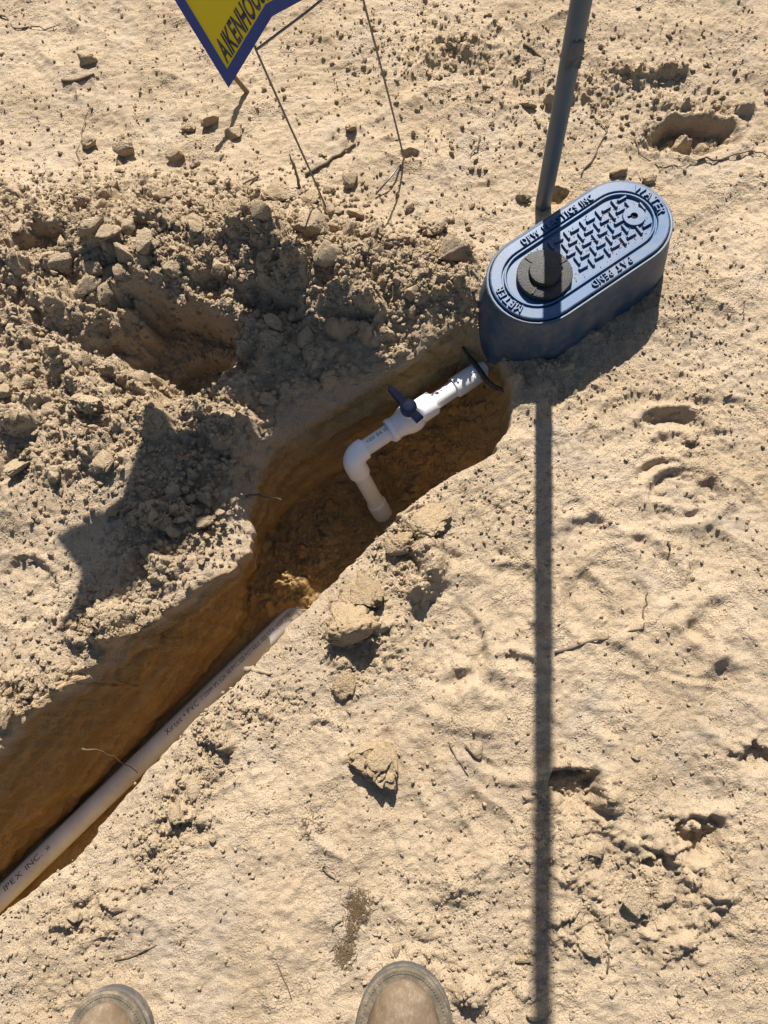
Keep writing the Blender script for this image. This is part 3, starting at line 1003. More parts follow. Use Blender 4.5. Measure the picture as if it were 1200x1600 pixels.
def pipe_text(name, s, origin, axis, r, ang0, hgt, start, mat, parent, off, stretch=1.0, cuts=6, bold=0.0):
    """lettering wrapped on a pipe; ang0 = angle of text centre around the axis from world up"""
    axis = Vector(axis).normalized()
    u0 = (Vector((0, 0, 1)) - axis * axis.z).normalized(); side = u0.cross(axis)   # to the right looking along +axis
    A = np.array(axis); U = np.array(u0); S = np.array(side); O = np.array(origin)

    def mp(v, w):
        sc = hgt / 0.73
        al = start + v[:, 0] * sc * stretch
        th = ang0 + (v[:, 1] - 0.365) * sc / r
        rr = r + 0.00035
        return O + A * al[:, None] + (U * np.cos(th)[:, None] + S * np.sin(th)[:, None]) * rr - np.array(off)
    return text_object(name, s, mp, mat, parent, cuts=cuts, bold=bold)


pipe_text('date_print', '<00 04 10>', ax0, axd, R1, math.radians(10), .0068, sE + .006, M_ink, riser, ax0, .95, 4)

# ---------------------------------------------------------------- long supply pipe in the trench
TZ = -0.206
t0 = Vector(at(5, 1399, TZ)); t1 = Vector(at(470, 949, TZ))
td = (t1 - t0).normalized()
RT = 0.0167
tp0 = t0 - td * 1.2; tp1 = t1 + td * 0.02
tpipe = empty('supply_pipe', tuple(t0)); tag(tpipe, 'long white printed PVC supply pipe lying at the bottom of the trench', 'pipe')
mobj('pipe', sharp(tube('pipe', [tp0 - t0, tp1 - t0], RT, 36)), M_pvc_t, tpipe)


def tal(px, py): return float((Vector(at(px, py, TZ + .012)) - t0).dot(td))


lead = math.radians(8)
pipe_text('print', '® IPEX INC. »', t0, td, RT, lead, .0088, tal(-8, 1403), M_ink, tpipe, t0, 1.40)
sx0 = tal(258, 1143)
sx1 = tal(314, 1089)
_, wx_ = text_layout('Xirtec • PVC')
pipe_text('print', 'Xirtec • PVC', t0, td, RT, lead, .0100, sx0, M_ink, tpipe, t0, (sx1 - sx0 - .008) / (wx_ * .0100 / .73))
sx1 = tal(314, 1089); sx2 = tal(476, 935)
s_long = '1"/25MM IPS SCH. 40 PVC 1120 POTABLE 3100 KPA (450PSI)@23°F @ BS'
_, wl = text_layout(s_long)
fit = (sx2 - sx1) / (wl * .0080 / .73)
pipe_text('print', s_long, t0, td, RT, lead, .0080, sx1, M_ink, tpipe, t0, fit)

# ---------------------------------------------------------------- pole
pb = at(850, 312)
pole = empty('pole', (pb[0], pb[1], 0)); tag(pole, 'tall grey round pole standing behind the blue meter box', 'pole')
mobj('shaft', sharp(tube('shaft', [(0, 0, -.25)] + [(0.0008 * math.sin(z * 3), 0, z) for z in np.linspace(0, 1.68, 24)] + [(0, 0, 1.69)], [.0124] * 25 + [.011], 32)), M_pole, pole)
# torn sticker remains: curved scraps hugging the shaft


def scrap(outline, ang, z, lift):
    bm = bmesh.new()
    r = .0124 + .0004
    n = 7
    vs = []
    for i, (w0, w1) in enumerate(outline):
        w0 *= .52; w1 *= .52
        zz = z - i * .0062
        for k in range(n):
            w = w0 + (w1 - w0) * k / (n - 1)
            rr = r + lift * (k / (n - 1)) ** 3 * (i % 2 * .5 + .5)
            th = ang + w / r
            vs.append((rr * math.sin(th), -rr * math.cos(th), zz + .002 * math.sin(k * 2 + i)))
    fs = [[i * n + k, i * n + k + 1, (i + 1) * n + k + 1, (i + 1) * n + k] for i in range(len(outline) - 1) for k in range(n - 1)]
    m = mesh_np('sticker_scrap', vs, fs)
    o = mobj('sticker_scrap', m, M_stick, pole)
    so = o.modifiers.new('thick', 'SOLIDIFY'); so.thickness = .0004
    return o


zt = 0.27
for z in np.linspace(.1, .6, 300):
    q = CR.T @ (np.array([pb[0], pb[1], z]) - np.array([0, 0, CAM_H]))
    if 800 - FPX * q[1] / -q[2] < 52: zt = z; break
scrap([(-.004, .020), (-.008, .026), (-.010, .027), (-.009, .026), (-.011, .022), (-.012, .006), (-.011, -.002), (-.010, -.006)], math.radians(-4), zt, .003)
scrap([(.002, .016), (-.002, .020), (.004, .018), (.010, .014)], math.radians(12), zt - .021, .005)

# ---------------------------------------------------------------- yard sign on wire stake
_S = np.array(SUN_DIR)
sBL = at(357, 137, .220); sTL = sBL + np.array([-.092, .085, .215]); hv = sTL - sBL
sK = at(425, 25, .278); sM = at(475, -2, .296); sBR = np.array([.010, .835, .368])
sKT = sK + hv; sMT = sM + hv; sTR = sBR + hv
B4 = np.array([sBL, sK, sM, sBR]); T4 = np.array([sTL, sKT, sMT, sTR])
seg = np.linalg.norm(np.diff(B4, axis=0), axis=1); cum = np.concatenate([[0], np.cumsum(seg)]); SW = cum[-1]; SH = float(np.linalg.norm(hv))


def sign_pt(u, v, off=0.0):
    """u metres from the left edge, v metres up from the bottom edge"""
    u = np.asarray(u, float); v = np.asarray(v, float)
    i = np.clip(np.searchsorted(cum, u, side='right') - 1, 0, 2)
    t = (u - cum[i]) / seg[i]
    tt = v / SH
    bpt = B4[i] + (B4[i + 1] - B4[i]) * t[:, None]; tpt = T4[i] + (T4[i + 1] - T4[i]) * t[:, None]
    e = B4[i + 1] - B4[i]; n = np.cross(e, tpt - bpt); n /= np.linalg.norm(n, axis=1)[:, None]
    bow = 0.004 * np.sin(np.pi * tt)[:, None]
    return bpt + (tpt - bpt) * tt[:, None] + n * (off + 0) + n * bow


sign = empty('yard_sign', tuple(at(513, 335))); so_ = np.array(sign.location)
tag(sign, 'yellow yard sign with blue border bent on its wire stake', 'sign')


def sign_sheet(name, us, vs, off, mat, thick):
    us = np.array(us); vs = np.array(vs)
    U, V = np.meshgrid(us, vs)
    f = sign_pt(U.ravel(), V.ravel(), off) - so_; bk = sign_pt(U.ravel(), V.ravel(), off - thick) - so_
    m, n = len(us), len(vs); N = m * n
    fs = []
    for j in range(n - 1):
        for i in range(m - 1):
            q = [j * m + i, j * m + i + 1, (j + 1) * m + i + 1, (j + 1) * m + i]
            fs.append(q); fs.append([N + k for k in q[::-1]])
    per = [i for i in range(m)] + [j * m + m - 1 for j in range(1, n)] + [(n - 1) * m + i for i in range(m - 2, -1, -1)] + [j * m for j in range(n - 2, 0, -1)]
    for k in range(len(per)):
        p, q = per[k], per[(k + 1) % len(per)]
        fs.append([q, p, N + p, N + q])
    return mobj(name, mesh_np(name, np.concatenate([f, bk]), fs, False), mat, sign)


uu = sorted(set(list(np.linspace(0, SW - 1e-4, 14)) + [c for c in cum[1:-1]])); vv = np.linspace(0, SH, 12)
sign_sheet('panel', uu, vv, 0.0, M_yel, .0025)
bw = .0145
sign_sheet('border', uu, [-.0004, bw], .0003, M_sblue, .0031)
sign_sheet('border', uu, [SH - bw, SH + .0004], .0003, M_sblue, .0031)
sign_sheet('border', [0, .002, bw * .85], np.linspace(bw, SH - bw, 10), .0003, M_sblue, .0031)
sign_sheet('border', [SW - bw, SW - 1e-4], np.linspace(bw, SH - bw, 10), .0003, M_sblue, .0031)


def smap(v, w):
    sc = .027 / .73
    u = .0165 + v[:, 0] * sc * .42; t = bw + .0035 + v[:, 1] * sc
    return sign_pt(u, t, .0005) - so_


text_object('lettering', 'AIKENHOUSINGCENTER', smap, M_ink, sign, cuts=0, space=.09, bold=.034)
# unseen sheet added above the panel, shaped to throw the pointed shadow on the heap
fl = [at(318, 690) + .70 * _S, at(232, 722) + .77 * _S, at(193, 797) + .84 * _S, at(90, 858) + .92 * _S, at(128, 896) + .96 * _S, at(92, 995) + 1.08 * _S,
      at(185, 925) + 1.0 * _S, at(300, 842) + .92 * _S, at(420, 745) + .80 * _S, at(470, 700) + .74 * _S]
fl = np.array(fl) - so_
nf_ = len(fl)
fb = fl + np.array([0, .0025, 0])
flap = mobj('shadow_flap', mesh_np('shadow_flap', np.concatenate([fl, fb]), [list(range(nf_)), [nf_ + k for k in range(nf_)][::-1]] + [[(k + 1) % nf_, k, nf_ + k, nf_ + (k + 1) % nf_] for k in range(nf_)], False), M_yel, sign)
# wire stake
P1 = on_ground(513, 335); P2 = at(632, 250, 0.0)
J1 = at(400, 78, .295); J2 = at(556, -44, .300)


def wire(name, pts, r=.00155):
    return mobj(name, tube(name, [Vector(np.array(p) - so_) for p in pts], r, 8), M_wire, sign)


d1 = J1 - P1; d2 = J2 - P2
wire('stake_leg', [P1 - d1 * .12, P1 + d1 * .3 + np.array([.001, 0, 0]), P1 + d1 * .7, J1, J1 + np.array([-.001, .003, .003])])
wire('stake_leg', [P2 - d2 * .02, P2 + d2 * .4 + np.array([.001, 0, 0]), J2, J2 + hv * .5])
wire('stake_foot', [P2 + np.array([0, 0, .002]), at(610, 277, .006), at(587, 304, .002)])
wire('crossbar', [J1, (J1 + J2) / 2 + np.array([0, 0, -.002]), J2])

# weathered stick behind the sign
q0 = at(388, 146)
stk = mobj('wooden_stake', sharp(tube('wooden_stake', [(0, 0, -.03), (0, 0, 0), (-.012, -.003, .035), (-.027, 0, .075), (-.044, .003, .118)], [.0045, .0047, .0042, .004, .003], 7), 50), M_wood)
stk.location = q0
tag(stk, 'thin brown wooden stick stuck in the sand behind the yellow sign', 'stick')

# ---------------------------------------------------------------- boots
def boot(name, toe_px, rot, label, mirror):
    tip = at(*toe_px, .03)
    L, W = .305, .118
    root = empty(name, (tip[0], tip[1], 0.0), rot)     # local +y = toe direction, origin below the toe tip
    root.scale = (.92, .92, .92)
    tag(root, label, 'boot', None)

    def outline(g, n=44):
        pts = []
        for k in range(n):
            a = 2 * math.pi * k / n
            y = -L / 2 + L / 2 * math.cos(a)
            f = (y + L) / L
            if f > .70: w = .0625 * math.sqrt(max(0, 1 - ((f - .70) / .30) ** 2.3))
            elif f > .20: w = np.interp(f, [.20, .38, .55, .70], [.041, .043, .055, .0625])
            else: w = .041 * math.sqrt(max(0, 1 - ((.20 - f) / .20) ** 2.2))
            s = 1 if math.sin(a) >= 0 else -1
            pts.append((w * s * (1 + g / .06) + .006 * math.sin(f * 3.0) * mirror, -L / 2 + (y + L / 2) * (1 + g / (L / 2))))
        return pts
    zg = float(surf(tip[0], tip[1] - .05)[0][0]) - .004
    root.location.z = zg
    def ring(g, z, tz=0.0): return [(x, y, z + tz * max(0, (y + .06) / .06) ** 2) for x, y in outline(g)]
    mobj('outsole', loft('outsole', [ring(-.004, 0, .006), ring(.0005, .004, .006), ring(.001, .017, .006), ring(-.0008, .020, .006)]), M_sole, root)
    mobj('welt', loft('welt', [ring(-.0022, .0195, .006), ring(-.0008, .0215, .006), ring(-.0008, .0265, .006), ring(-.0030, .0285, .006), ring(-.012, .0290, .006)]), M_welt, root)
    # stitching on the welt
    st = outline(-.0062, 150)
    vs = []; fs = []
    for k in range(0, 150, 1):
        x, y = st[k]
        if y < -.20: continue
        x2, y2 = st[(k + 1) % 150]
        dx, dy = (x2 - x) * .62, (y2 - y) * .62
        ln = math.hypot(dx, dy) or 1
        nx_, ny_ = -dy / ln * .0009, dx / ln * .0009
        z = .0295 + .006 * max(0, (y + .06) / .06) ** 2
        b0 = len(vs)
        vs += [(x - nx_, y - ny_, z), (x + nx_, y + ny_, z), (x + dx + nx_, y + dy + ny_, z), (x + dx - nx_, y + dy - ny_, z), (x + dx / 2, y + dy / 2, z + .0009)]
        fs += [[b0, b0 + 1, b0 + 4], [b0 + 1, b0 + 2, b0 + 4], [b0 + 2, b0 + 3, b0 + 4], [b0 + 3, b0, b0 + 4]]
    mobj('stitching', mesh_np('stitching', vs, fs), M_welt, root)
    # upper: toe box, vamp and shaft
    rings = []
    base = outline(-.013, 44)
    prof = [(0, .030, 0), (0.0, .040, .001), (.12, .055, 0), (.30, .068, 0), (.5, .078, 0), (.68, .100, 0), (.80, .125, 0), (.9, .16, 0), (.94, .22, 0), (.95, .26, 0)]
    for f, z, _ in prof:
        r = []
        for (x, y) in base:
            # slide the toe back with height, leaving the heel where it is
            t = (y + L) / L
            ny_ = -L + (y + L) * (1 - .62 * f ** 1.0) if f else y
            squeeze = 1 - .28 * min(1, f * 1.1)
            zz = z if f < .6 else z
            # domed toe
            r.append((x * squeeze, ny_ if f > 0.7 else -L + (y + L) * (1 - .62 * f), zz + .006 * max(0, (y + .06) / .06) ** 2 * (f < .2)))
        rings.append(r)
    up_ = mobj('upper', loft('upper', rings, False, False), M_leather, root)
    sub = up_.modifiers.new('smooth', 'SUBSURF'); sub.levels = 1; sub.render_levels = 2
    mobj('collar', tube('collar', [(x, y, z) for x, y, z in rings[-1]] + [rings[-1][0]], .006, 8), M_leather, root)
    # laces over the vamp
    for k in range(4):
        y = -.125 - k * .022; z = .086 + k * .014
        mobj('lace', tube('lace', [(-.028, y, z - .008), (-.012, y + .003, z + .003), (.012, y - .003, z + .003), (.028, y, z - .008)], .0024, 8), M_sole, root)
    return root


boot('work_boot', (641, 1513), math.radians(-9), 'dusty tan leather work boot next to the shadow of the pole', 1)
boot('work_boot', (163, 1551), math.radians(6), 'dusty tan leather work boot beside the crumbly trench edge', -1)

# ---------------------------------------------------------------- clods and crumbs
def rock_mesh(name, sub, seed, mat, **kw):
    v, f = rock(sub, seed, **kw)
    me = mesh_np(name, v, f); me.materials.append(mat)
    return me


# hand placed rocks: pixel of centre, width px, aspect, rotation, material, label, flatness
HERO = [
    ((594, 1186), 78, 1.35, -.75, M_tawny, 'yellowish porous sandstone lump lying alone on the trodden sand', .70),
    ((548, 985), 66, 1.0, -.6, M_tawny, 'angular flat-faced sand block with hollow shadow at the trench edge', .95),
    ((578, 930), 74, 1.0, .4, M_tawny, 'broad crumbly sand lump touching the angular flat-faced block', .75),
    ((622, 855), 48, 1.0, .2, M_tawny, 'dark-shadowed round clod on the trench edge below the elbow', .85),
    ((662, 820), 70, .7, .5, M_tawny, 'long low crumbled clod on the trench lip beside the fallen elbow pipe', .55),
    ((540, 1066), 36, 1.1, .9, M_tawny, 'small tilted clod directly below the angular flat-faced block', .8),
    ((710, 402), 46, 1.25, 1.5, M_clod, 'tall pitted grey-tan clod standing just left of the blue meter box', 1.15),
    ((678, 360), 44, .75, .2, M_clod, 'smooth rounded pale clod between the wire stake and the tall pitted clod', .7),
    ((609, 387), 42, .5, .25, M_clod, 'long flat pale slab clod at the crest of the spoil heap', .6),
    ((196, 236), 38, .75, .1, M_clod, 'pale flat-topped stone on the sand between heap and wooden stick', .7),
    ((330, 193), 36, .5, .5, M_clod, 'flat elongated pale stone in the shadow of the wooden stick', .6),
    ((366, 211), 27, .7, -.4, M_clod, 'small wedge shaped stone just beyond the stick shadow', .7),
    ((297, 203), 24, .8, .3, M_clod, 'small grey stone touching the flat elongated stone', .7),
    ((142, 225), 28, .8, .0, M_clod, 'rough grey stone beside the pale flat-topped stone', .7),
    ((137, 97), 22, 1.5, 1.4, M_clod, 'dark upright clod on open sand beside a thick dark twig', 1.2),
    ((551, 201), 20, .9, .2, M_clod, 'round pebble with a dark shadow between the two stake wires', .9),
    ((135, 630), 60, .55, -.5, M_clod, 'long oval smooth cobble bedded in the heap below the dug hollow', .6),
    ((165, 725), 46, .9, .4, M_clod, 'pale blunt clod at the foot of the heap beside the sign shadow', .8),
    ((478, 530), 34, 1.0, .1, M_clod, 'rounded grey clod in the shade of the sign above the valve', .9),
    ((493, 360), 42, 1.3, 1.4, M_clod, 'upright jagged clod at the foot of the sign wire leg', 1.2),
    ((510, 400), 36, 1.3, 1.2, M_clod, 'block shaped clod below the upright jagged clod', 1.1),
    ((993, 1408), 42, 1.1, .4, M_clod, 'flat pale slab half buried below the little hollows', .35),
    ((922, 1475), 40, 1.3, .9, M_clod, 'pitted flat clod pressed in the sand right of the pole shadow', .4),
    ((815, 1497), 15, 1.6, 1.5, M_tawny, 'small yellow pebble at the edge of the pole shadow near the boot', .9),
    ((838, 1583), 28, 1.4, 1.8, M_clod, 'dark egg shaped pebble inside the pole shadow', .9),
    ((742, 1172), 24, 1.0, .3, M_clod, 'knobbly little clod sitting alone between trench and pole shadow', .9),
    ((993, 1181), 18, .7, .3, M_clod, 'small grey wedge pebble lying on the smooth sand', .8),
    ((930, 1330), 34, .7, .2, M_clod, 'pale squarish clod below the deep little hollow', .6),
    ((962, 272), 26, .9, .0, M_tawny, 'brown clod just behind the meter box beside the pole', .8),
    ((1012, 284), 22, .8, .5, M_clod, 'small crumbly clod behind the WATER end of the meter box', .8),
    ((845, 313), 14, .8, .0, M_clod, 'tiny clod at the foot of the grey pole', .8),
    ((818, 312), 22, .75, .1, M_clod, 'round pale clod on the sand left of the pole foot', .75),
    ((1096, 236), 32, .6, .3, M_clod, 'pale stone lying inside the shaded hollow beyond the box', .7),
    ((825, 165), 17, 2.0, 1.5, M_clod, 'upright dark clod on the sand left of the pole', 1.2),
    ((275, 1270), 34, 1.0, .3, M_clod, 'pale smooth clod in the crumb ridge along the trench', .8),
    ((305, 1232), 30, 1.2, .8, M_clod, 'rounded clod at the top of the crumb ridge along the trench', .8),
    ((118, 1432), 30, .6, .5, M_clod, 'flat crumbled clod on the trench lip close to a boot', .6),
    ((590, 560 + 45), 30, .8, .4, M_clod, 'grey clod caught on the pit edge beside the valve handle', .8),
    ((1080, 690), 20, .8, .2, M_clod, 'round clod beside the ringed boot prints', .8),
]
clod_xyr = []
for i, (p, wpx, asp, rot, mat, lab, flat) in enumerate(HERO):
    g = on_ground(*p)
    dist = float(np.dot(g - np.array([0, 0, CAM_H]), cF))
    r = wpx / FPX * dist / 2
    me = rock_mesh('clod', 5 if wpx > 40 else 4, 300 + i * 7, mat, flat=flat, cuts=9, rough=1.15, lumpy=1.5 if mat is M_tawny else .9)
    o = mobj('clod', me, None)
    sy = asp if asp > 1 else asp
    o.scale = (r * 1.12, r * sy * 1.12 / .8, r * 1.05)
    o.rotation_euler = (random.uniform(-.15, .15), random.uniform(-.15, .15), rot)
    o.location = (g[0], g[1], g[2] + r * flat * .42)
    tag(o, lab, 'clod')
    clod_xyr.append((g[0], g[1], r))

# medium clods by zone; each zone's clods differ only in place
ZONES = [
    # group, label, material, count, radius range (m), blobs: (px, z, sigma x px, sigma y px)
    ('loose clods of the spoil heap', 'loose pale sand clod among the sunlit rubble of the spoil heap', M_clod, 150, (.0050, .021),
     [((60, 400), .03, 130, 90), ((260, 350), .03, 120, 60), ((430, 340), .03, 90, 40), ((90, 640), .03, 70, 80), ((560, 375), .02, 70, 30), ((220, 420), .03, 120, 40)]),
    ('clods in the shade of the sign', 'grey clod lying in the shade of the sign above the trench', M_clod, 75, (.0045, .017),
     [((540, 450), .02, 70, 35), ((450, 480), .02, 50, 35), ((630, 480), .02, 50, 30), ((320, 740), .01, 30, 40), ((270, 830), .0, 35, 25), ((300, 590), .0, 80, 35), ((200, 985), 0, 30, 14), ((110, 1060), 0, 35, 14), ((40, 1110), 0, 30, 12)]),
    ('brown clods on the pit floor', 'brown damp clod on the rubble floor of the pit', M_rubble, 45, (.004, .011),
     [((470, 850), -.19, 45, 45), ((540, 860), -.19, 40, 40), ((630, 760), -.18, 35, 30), ((690, 680), -.15, 30, 30), ((420, 910), -.2, 30, 25), ((520, 900), -.2, 40, 25)]),
    ('small clods on the trodden sand', 'small pale clod lying on the trodden sand near the footprints', M_clod, 40, (.0025, .008),
     [((900, 1400), 0, 140, 80), ((1050, 1350), 0, 120, 80), ((700, 1450), 0, 90, 70), ((640, 880), 0, 40, 60), ((600, 1010), 0, 45, 40), ((1140, 650), 0, 70, 80), ((280, 1250), 0, 35, 50), ((120, 1440), 0, 50, 40)]),
]
var = {}
for m_ in (M_clod, M_rubble):
    var[m_.name] = [rock_mesh('clod', 4, 900 + k * 11 + (0 if m_ is M_clod else 500), m_, flat=.85, cuts=8, rough=1.25, lumpy=1.2) for k in range(9)]
for grp, lab, mat, cnt, (r0, r1), blobs in ZONES:
    X = []; Y = []
    while len(X) < cnt:
        (p, z, sx, sy) = blobs[rng.integers(len(blobs))]
        c = gpt(*p, z)
        x = c[0] + rng.normal() * sx * PX; y = c[1] + rng.normal() * sy * PX
        inside = lx(LL, y) < x < lx(RL, y) and y < 0.53
        edge = min(abs(x - lx(LL, y)), abs(x - lx(RL, y))) < .010 and y < .56
        if inside != (mat is M_rubble) or edge: continue
        q = np.array([x - bc[0], y - bc[1]]); lxx = abs(q[0] * math.cos(bang) + q[1] * math.sin(bang)); lyy = abs(-q[0] * math.sin(bang) + q[1] * math.cos(bang))
        if math.hypot(max(lxx - .085, 0), lyy) < .088: continue
        if y < -.36: continue
        X.append(x); Y.append(y)
    Z, _ = surf(np.array(X), np.array(Y))
    for x, y, z in zip(X, Y, Z):
        r = r0 + (r1 - r0) * rng.random() ** 2
        o = bpy.data.objects.new('clod', var[mat.name][rng.integers(9)]); link(o)
        o.location = (x, y, z + r * .30); o.scale = (r * rng.uniform(.9, 1.3), r * rng.uniform(.8, 1.1), r * rng.uniform(.75, 1.1))
        o.rotation_euler = (rng.uniform(-.5, .5), rng.uniform(-.5, .5), rng.uniform(0, 6.28))
        tag(o, lab, 'clod', grp)


def scatter_stuff(name, label, mat, blobs, size, sub=1, uniform=None):
    """many crumbs joined in one mesh; blobs: (px, z, sx, sy, count)"""
    xs = []; ys = []
    for (p, z, sx, sy, n) in blobs:
        c = gpt(*p, z)
        xs.append(c[0] + rng.normal(size=n) * sx * PX); ys.append(c[1] + rng.normal(size=n) * sy * PX)
    if uniform:
        n, y0, y1 = uniform
        yy = y0 + (y1 - y0) * rng.random(n)
        tt = (yy + .42) / 1.7
        xs.append(-(.58 + .30 * tt) + rng.random(n) * (.98 + .46 * tt)); ys.append(yy)
    x = np.concatenate(xs); y = np.concatenate(ys)
    inside = (x > lx(LL, y)) & (x < lx(RL, y)) & (y < 0.54)
    dq = np.stack([x - bc[0], y - bc[1]], 1)
    lxx = np.abs(dq[:, 0] * math.cos(bang) + dq[:, 1] * math.sin(bang)); lyy = np.abs(-dq[:, 0] * math.sin(bang) + dq[:, 1] * math.cos(bang))
    inbox = np.hypot(np.maximum(lxx - .070, 0), lyy) < .079
    want = inside if mat is M_rubble else ~inside
    keep = want & ~inbox
    x = x[keep]; y = y[keep]
    z, _ = surf(x, y)
    n = len(x)
    r = size[0] + (size[1] - size[0]) * rng.random(n) ** 4
    V = []; Fs = []; base = 0
    kinds = [rock(sub, 2000 + k, cuts=6, flat=.85, rough=1.7) for k in range(6)]
    which = rng.integers(6, size=n)
    for k in range(6):
        sel = which == k
        m = sel.sum()
        if not m: continue
        v, f = kinds[k]
        a = rng.uniform(0, 6.283, m); sc = r[sel][:, None] * rng.uniform(.75, 1.25, (m, 3))
        vv = v[None] * sc[:, None, :]
        ti = rng.uniform(-.6, .6, m)
        cy, sy_ = np.cos(ti)[:, None], np.sin(ti)[:, None]
        yy = vv[:, :, 1] * cy - vv[:, :, 2] * sy_; zz = vv[:, :, 1] * sy_ + vv[:, :, 2] * cy
        ca, sa = np.cos(a)[:, None], np.sin(a)[:, None]
        X = vv[:, :, 0] * ca - yy * sa + x[sel][:, None]; Y = vv[:, :, 0] * sa + yy * ca + y[sel][:, None]
        Z = zz + z[sel][:, None] + (r[sel] * .35)[:, None]
        V.append(np.stack([X, Y, Z], 2).reshape(-1, 3))
        Fs.append((f[None] + (np.arange(m) * len(v))[:, None, None] + base).reshape(-1, 3)); base += m * len(v)
    o = mobj(name, mesh_np(name, np.concatenate(V), np.concatenate(Fs), False), mat)
    tag(o, label, 'soil crumbs', kind='stuff')
    return o


scatter_stuff('soil_crumbs', 'crumbs of dug sand heaped left of the trench', M_clod,
              [((40, 420), .03, 190, 120, 4800), ((260, 380), .03, 170, 95, 4800), ((450, 410), .03, 130, 75, 3600), ((600, 440), .02, 90, 50, 2160),
               ((90, 640), .03, 100, 110, 2880), ((290, 580), .01, 90, 70, 2160), ((290, 760), .01, 60, 70, 1440), ((240, 860), .0, 50, 35, 720), ((170, 965), .0, 60, 35, 840), ((50, 1080), 0, 80, 45, 768),
               ((700, 440), .01, 40, 70, 840), ((720, 90), 0, 150, 70, 624), ((980, 150), 0, 150, 70, 720)],
              (.0010, .0068), 1)
scatter_stuff('sand_crumbs', 'tiny pale crumbs strewn over the trodden sand', M_clod,
              [((630, 870), 0, 35, 65, 900), ((560, 1010), 0, 55, 50, 600), ((315, 1195), 0, 20, 50, 840), ((265, 1290), 0, 25, 35, 640), ((220, 1340), 0, 25, 35, 320), ((400, 1115), 0, 60, 30, 640),
               ((120, 1440), 0, 55, 35, 520), ((60, 1560), 0, 90, 40, 360), ((940, 1300), 0, 110, 70, 720), ((1060, 1400), 0, 110, 80, 560), ((880, 1480), 0, 140, 60, 640),
               ((700, 1430), 0, 70, 90, 640), ((740, 1560), 0, 100, 40, 440), ((870, 610), 0, 110, 45, 560), ((790, 588), 0, 30, 14, 200), ((850, 562), 0, 40, 12, 220), ((930, 512), 0, 45, 12, 220), ((1000, 465), 0, 40, 12, 200), ((1130, 640), 0, 90, 100, 640), ((1075, 440), 0, 40, 80, 440),
               ((760, 790), 0, 80, 60, 560)],
              (.0006, .0042), 1, uniform=(11000, -.42, 1.3))
scatter_stuff('pit_crumbs', 'fine brown crumbs covering the pit floor', M_rubble,
              [((470, 860), -.19, 60, 60, 1440), ((560, 830), -.19, 60, 60, 1260), ((640, 760), -.18, 50, 45, 720), ((700, 690), -.15, 45, 40, 540), ((420, 910), -.2, 40, 30, 504), ((300, 1060), -.22, 80, 80, 216)],
              (.0012, .006), 1)
scatter_stuff('dark_pellets', 'dark brown earth pellets peppered over sand behind sign and pole', M_tawny,
              [((700, 70), 0, 170, 70, 240), ((560, 60), 0, 110, 50, 140), ((300, 130), 0, 190, 60, 130), ((960, 90), 0, 150, 80, 190), ((800, 220), 0, 120, 50, 130)], (.0012, .0058), 1)
scatter_stuff('blue_shavings', 'blue plastic shavings scattered beside the meter box', M_bluecr,
              [((738, 440), 0, 9, 22, 90), ((1058, 410), 0, 9, 30, 60), ((835, 285), 0, 40, 15, 14)], (.0008, .0020), 1)

# ---------------------------------------------------------------- twigs, roots, straw
def twig(px, r, label, mat=M_twig, lift=.004, name='twig', wob=.004, zs=None):
    lift *= .5; wob *= .5
    if px[0][1] < 700: r *= .55
    pts = []
    for k, p in enumerate(px):
        g = on_ground(*p) if zs is None else at(*p, zs[k])
        if zs is None: g[2] += lift
        pts.append(Vector(g))
    out = []
    for i in range(len(pts) - 1):
        for t in (0, .33, .66):
            q = pts[i].lerp(pts[i + 1], t)
            out.append(q + Vector((random.uniform(-wob, wob), random.uniform(-wob, wob), random.uniform(-wob, wob) * .4)) * (0 if (i == 0 and t == 0) else 1))
    out.append(pts[-1])
    n = len(out)
    o = out[0].copy()
    me = tube(name, [q - o for q in out], [r * (1 - .55 * k / (n - 1)) for k in range(n)], 6)
    ob = mobj(name, me, mat); ob.location = o
    tag(ob, label, name if name != 'straw_wisp' else 'straw')
    return ob


twig([(478, 275), (510, 255), (540, 237), (556, 226)], .006, 'dark bent twig lying under the wire stake', lift=.005)
twig([(470, 300), (462, 268), (452, 240)], .005, 'short upright dark twig beside the bent twig', zs=[0.01, .03, .05])
twig([(98, 128), (125, 125), (148, 117)], .007, 'thick dark twig on open sand beside the dark upright clod', lift=.004)
twig([(125, 260), (122, 225), (130, 195), (142, 165)], .0022, 'thin grey weed stem standing between the thick twig and pale stone', wob=.01)
twig([(0, 25), (20, 42), (60, 48), (95, 40)], .003, 'curved thin root on open sand well beyond the spoil heap', wob=.01)
twig([(818, 70), (838, 85), (852, 97)], .005, 'short dark twig on crusty sand beside the pole', lift=.004)
twig([(908, 275), (928, 240), (945, 205), (925, 175), (918, 160)], .0022, 'long thin curving root on the sand right of the pole', wob=.008)
twig([(992, 218), (1005, 245), (1030, 262), (1060, 262), (1090, 252)], .0022, 'thin looping root beside the hollow behind the meter box', wob=.01)
twig([(1090, 252), (1130, 248), (1175, 240), (1200, 246)], .003, 'brown root trailing out of the hollow behind the meter box', wob=.008)
twig([(867, 1020), (905, 1005), (945, 998), (1005, 982)], .0022, 'thin dark root line crossing the sand right of the pole shadow', lift=.002)
twig([(1005, 982), (1008, 950), (1012, 925)], .0014, 'hair-thin root joining the dark root line', lift=.002)
twig([(702, 1160), (716, 1185), (732, 1212)], .0011, 'thin straight straw on the smooth sand beside the knobbly clod', lift=.002, name='straw_wisp')
twig([(418, 1478), (436, 1515), (456, 1562)], .0011, 'long thin straw lying between the two boots', lift=.002, name='straw_wisp')
twig([(180, 1500), (215, 1490), (245, 1476)], .0016, 'bent dry twig by the toe of the boot beside the trench', lift=.002)
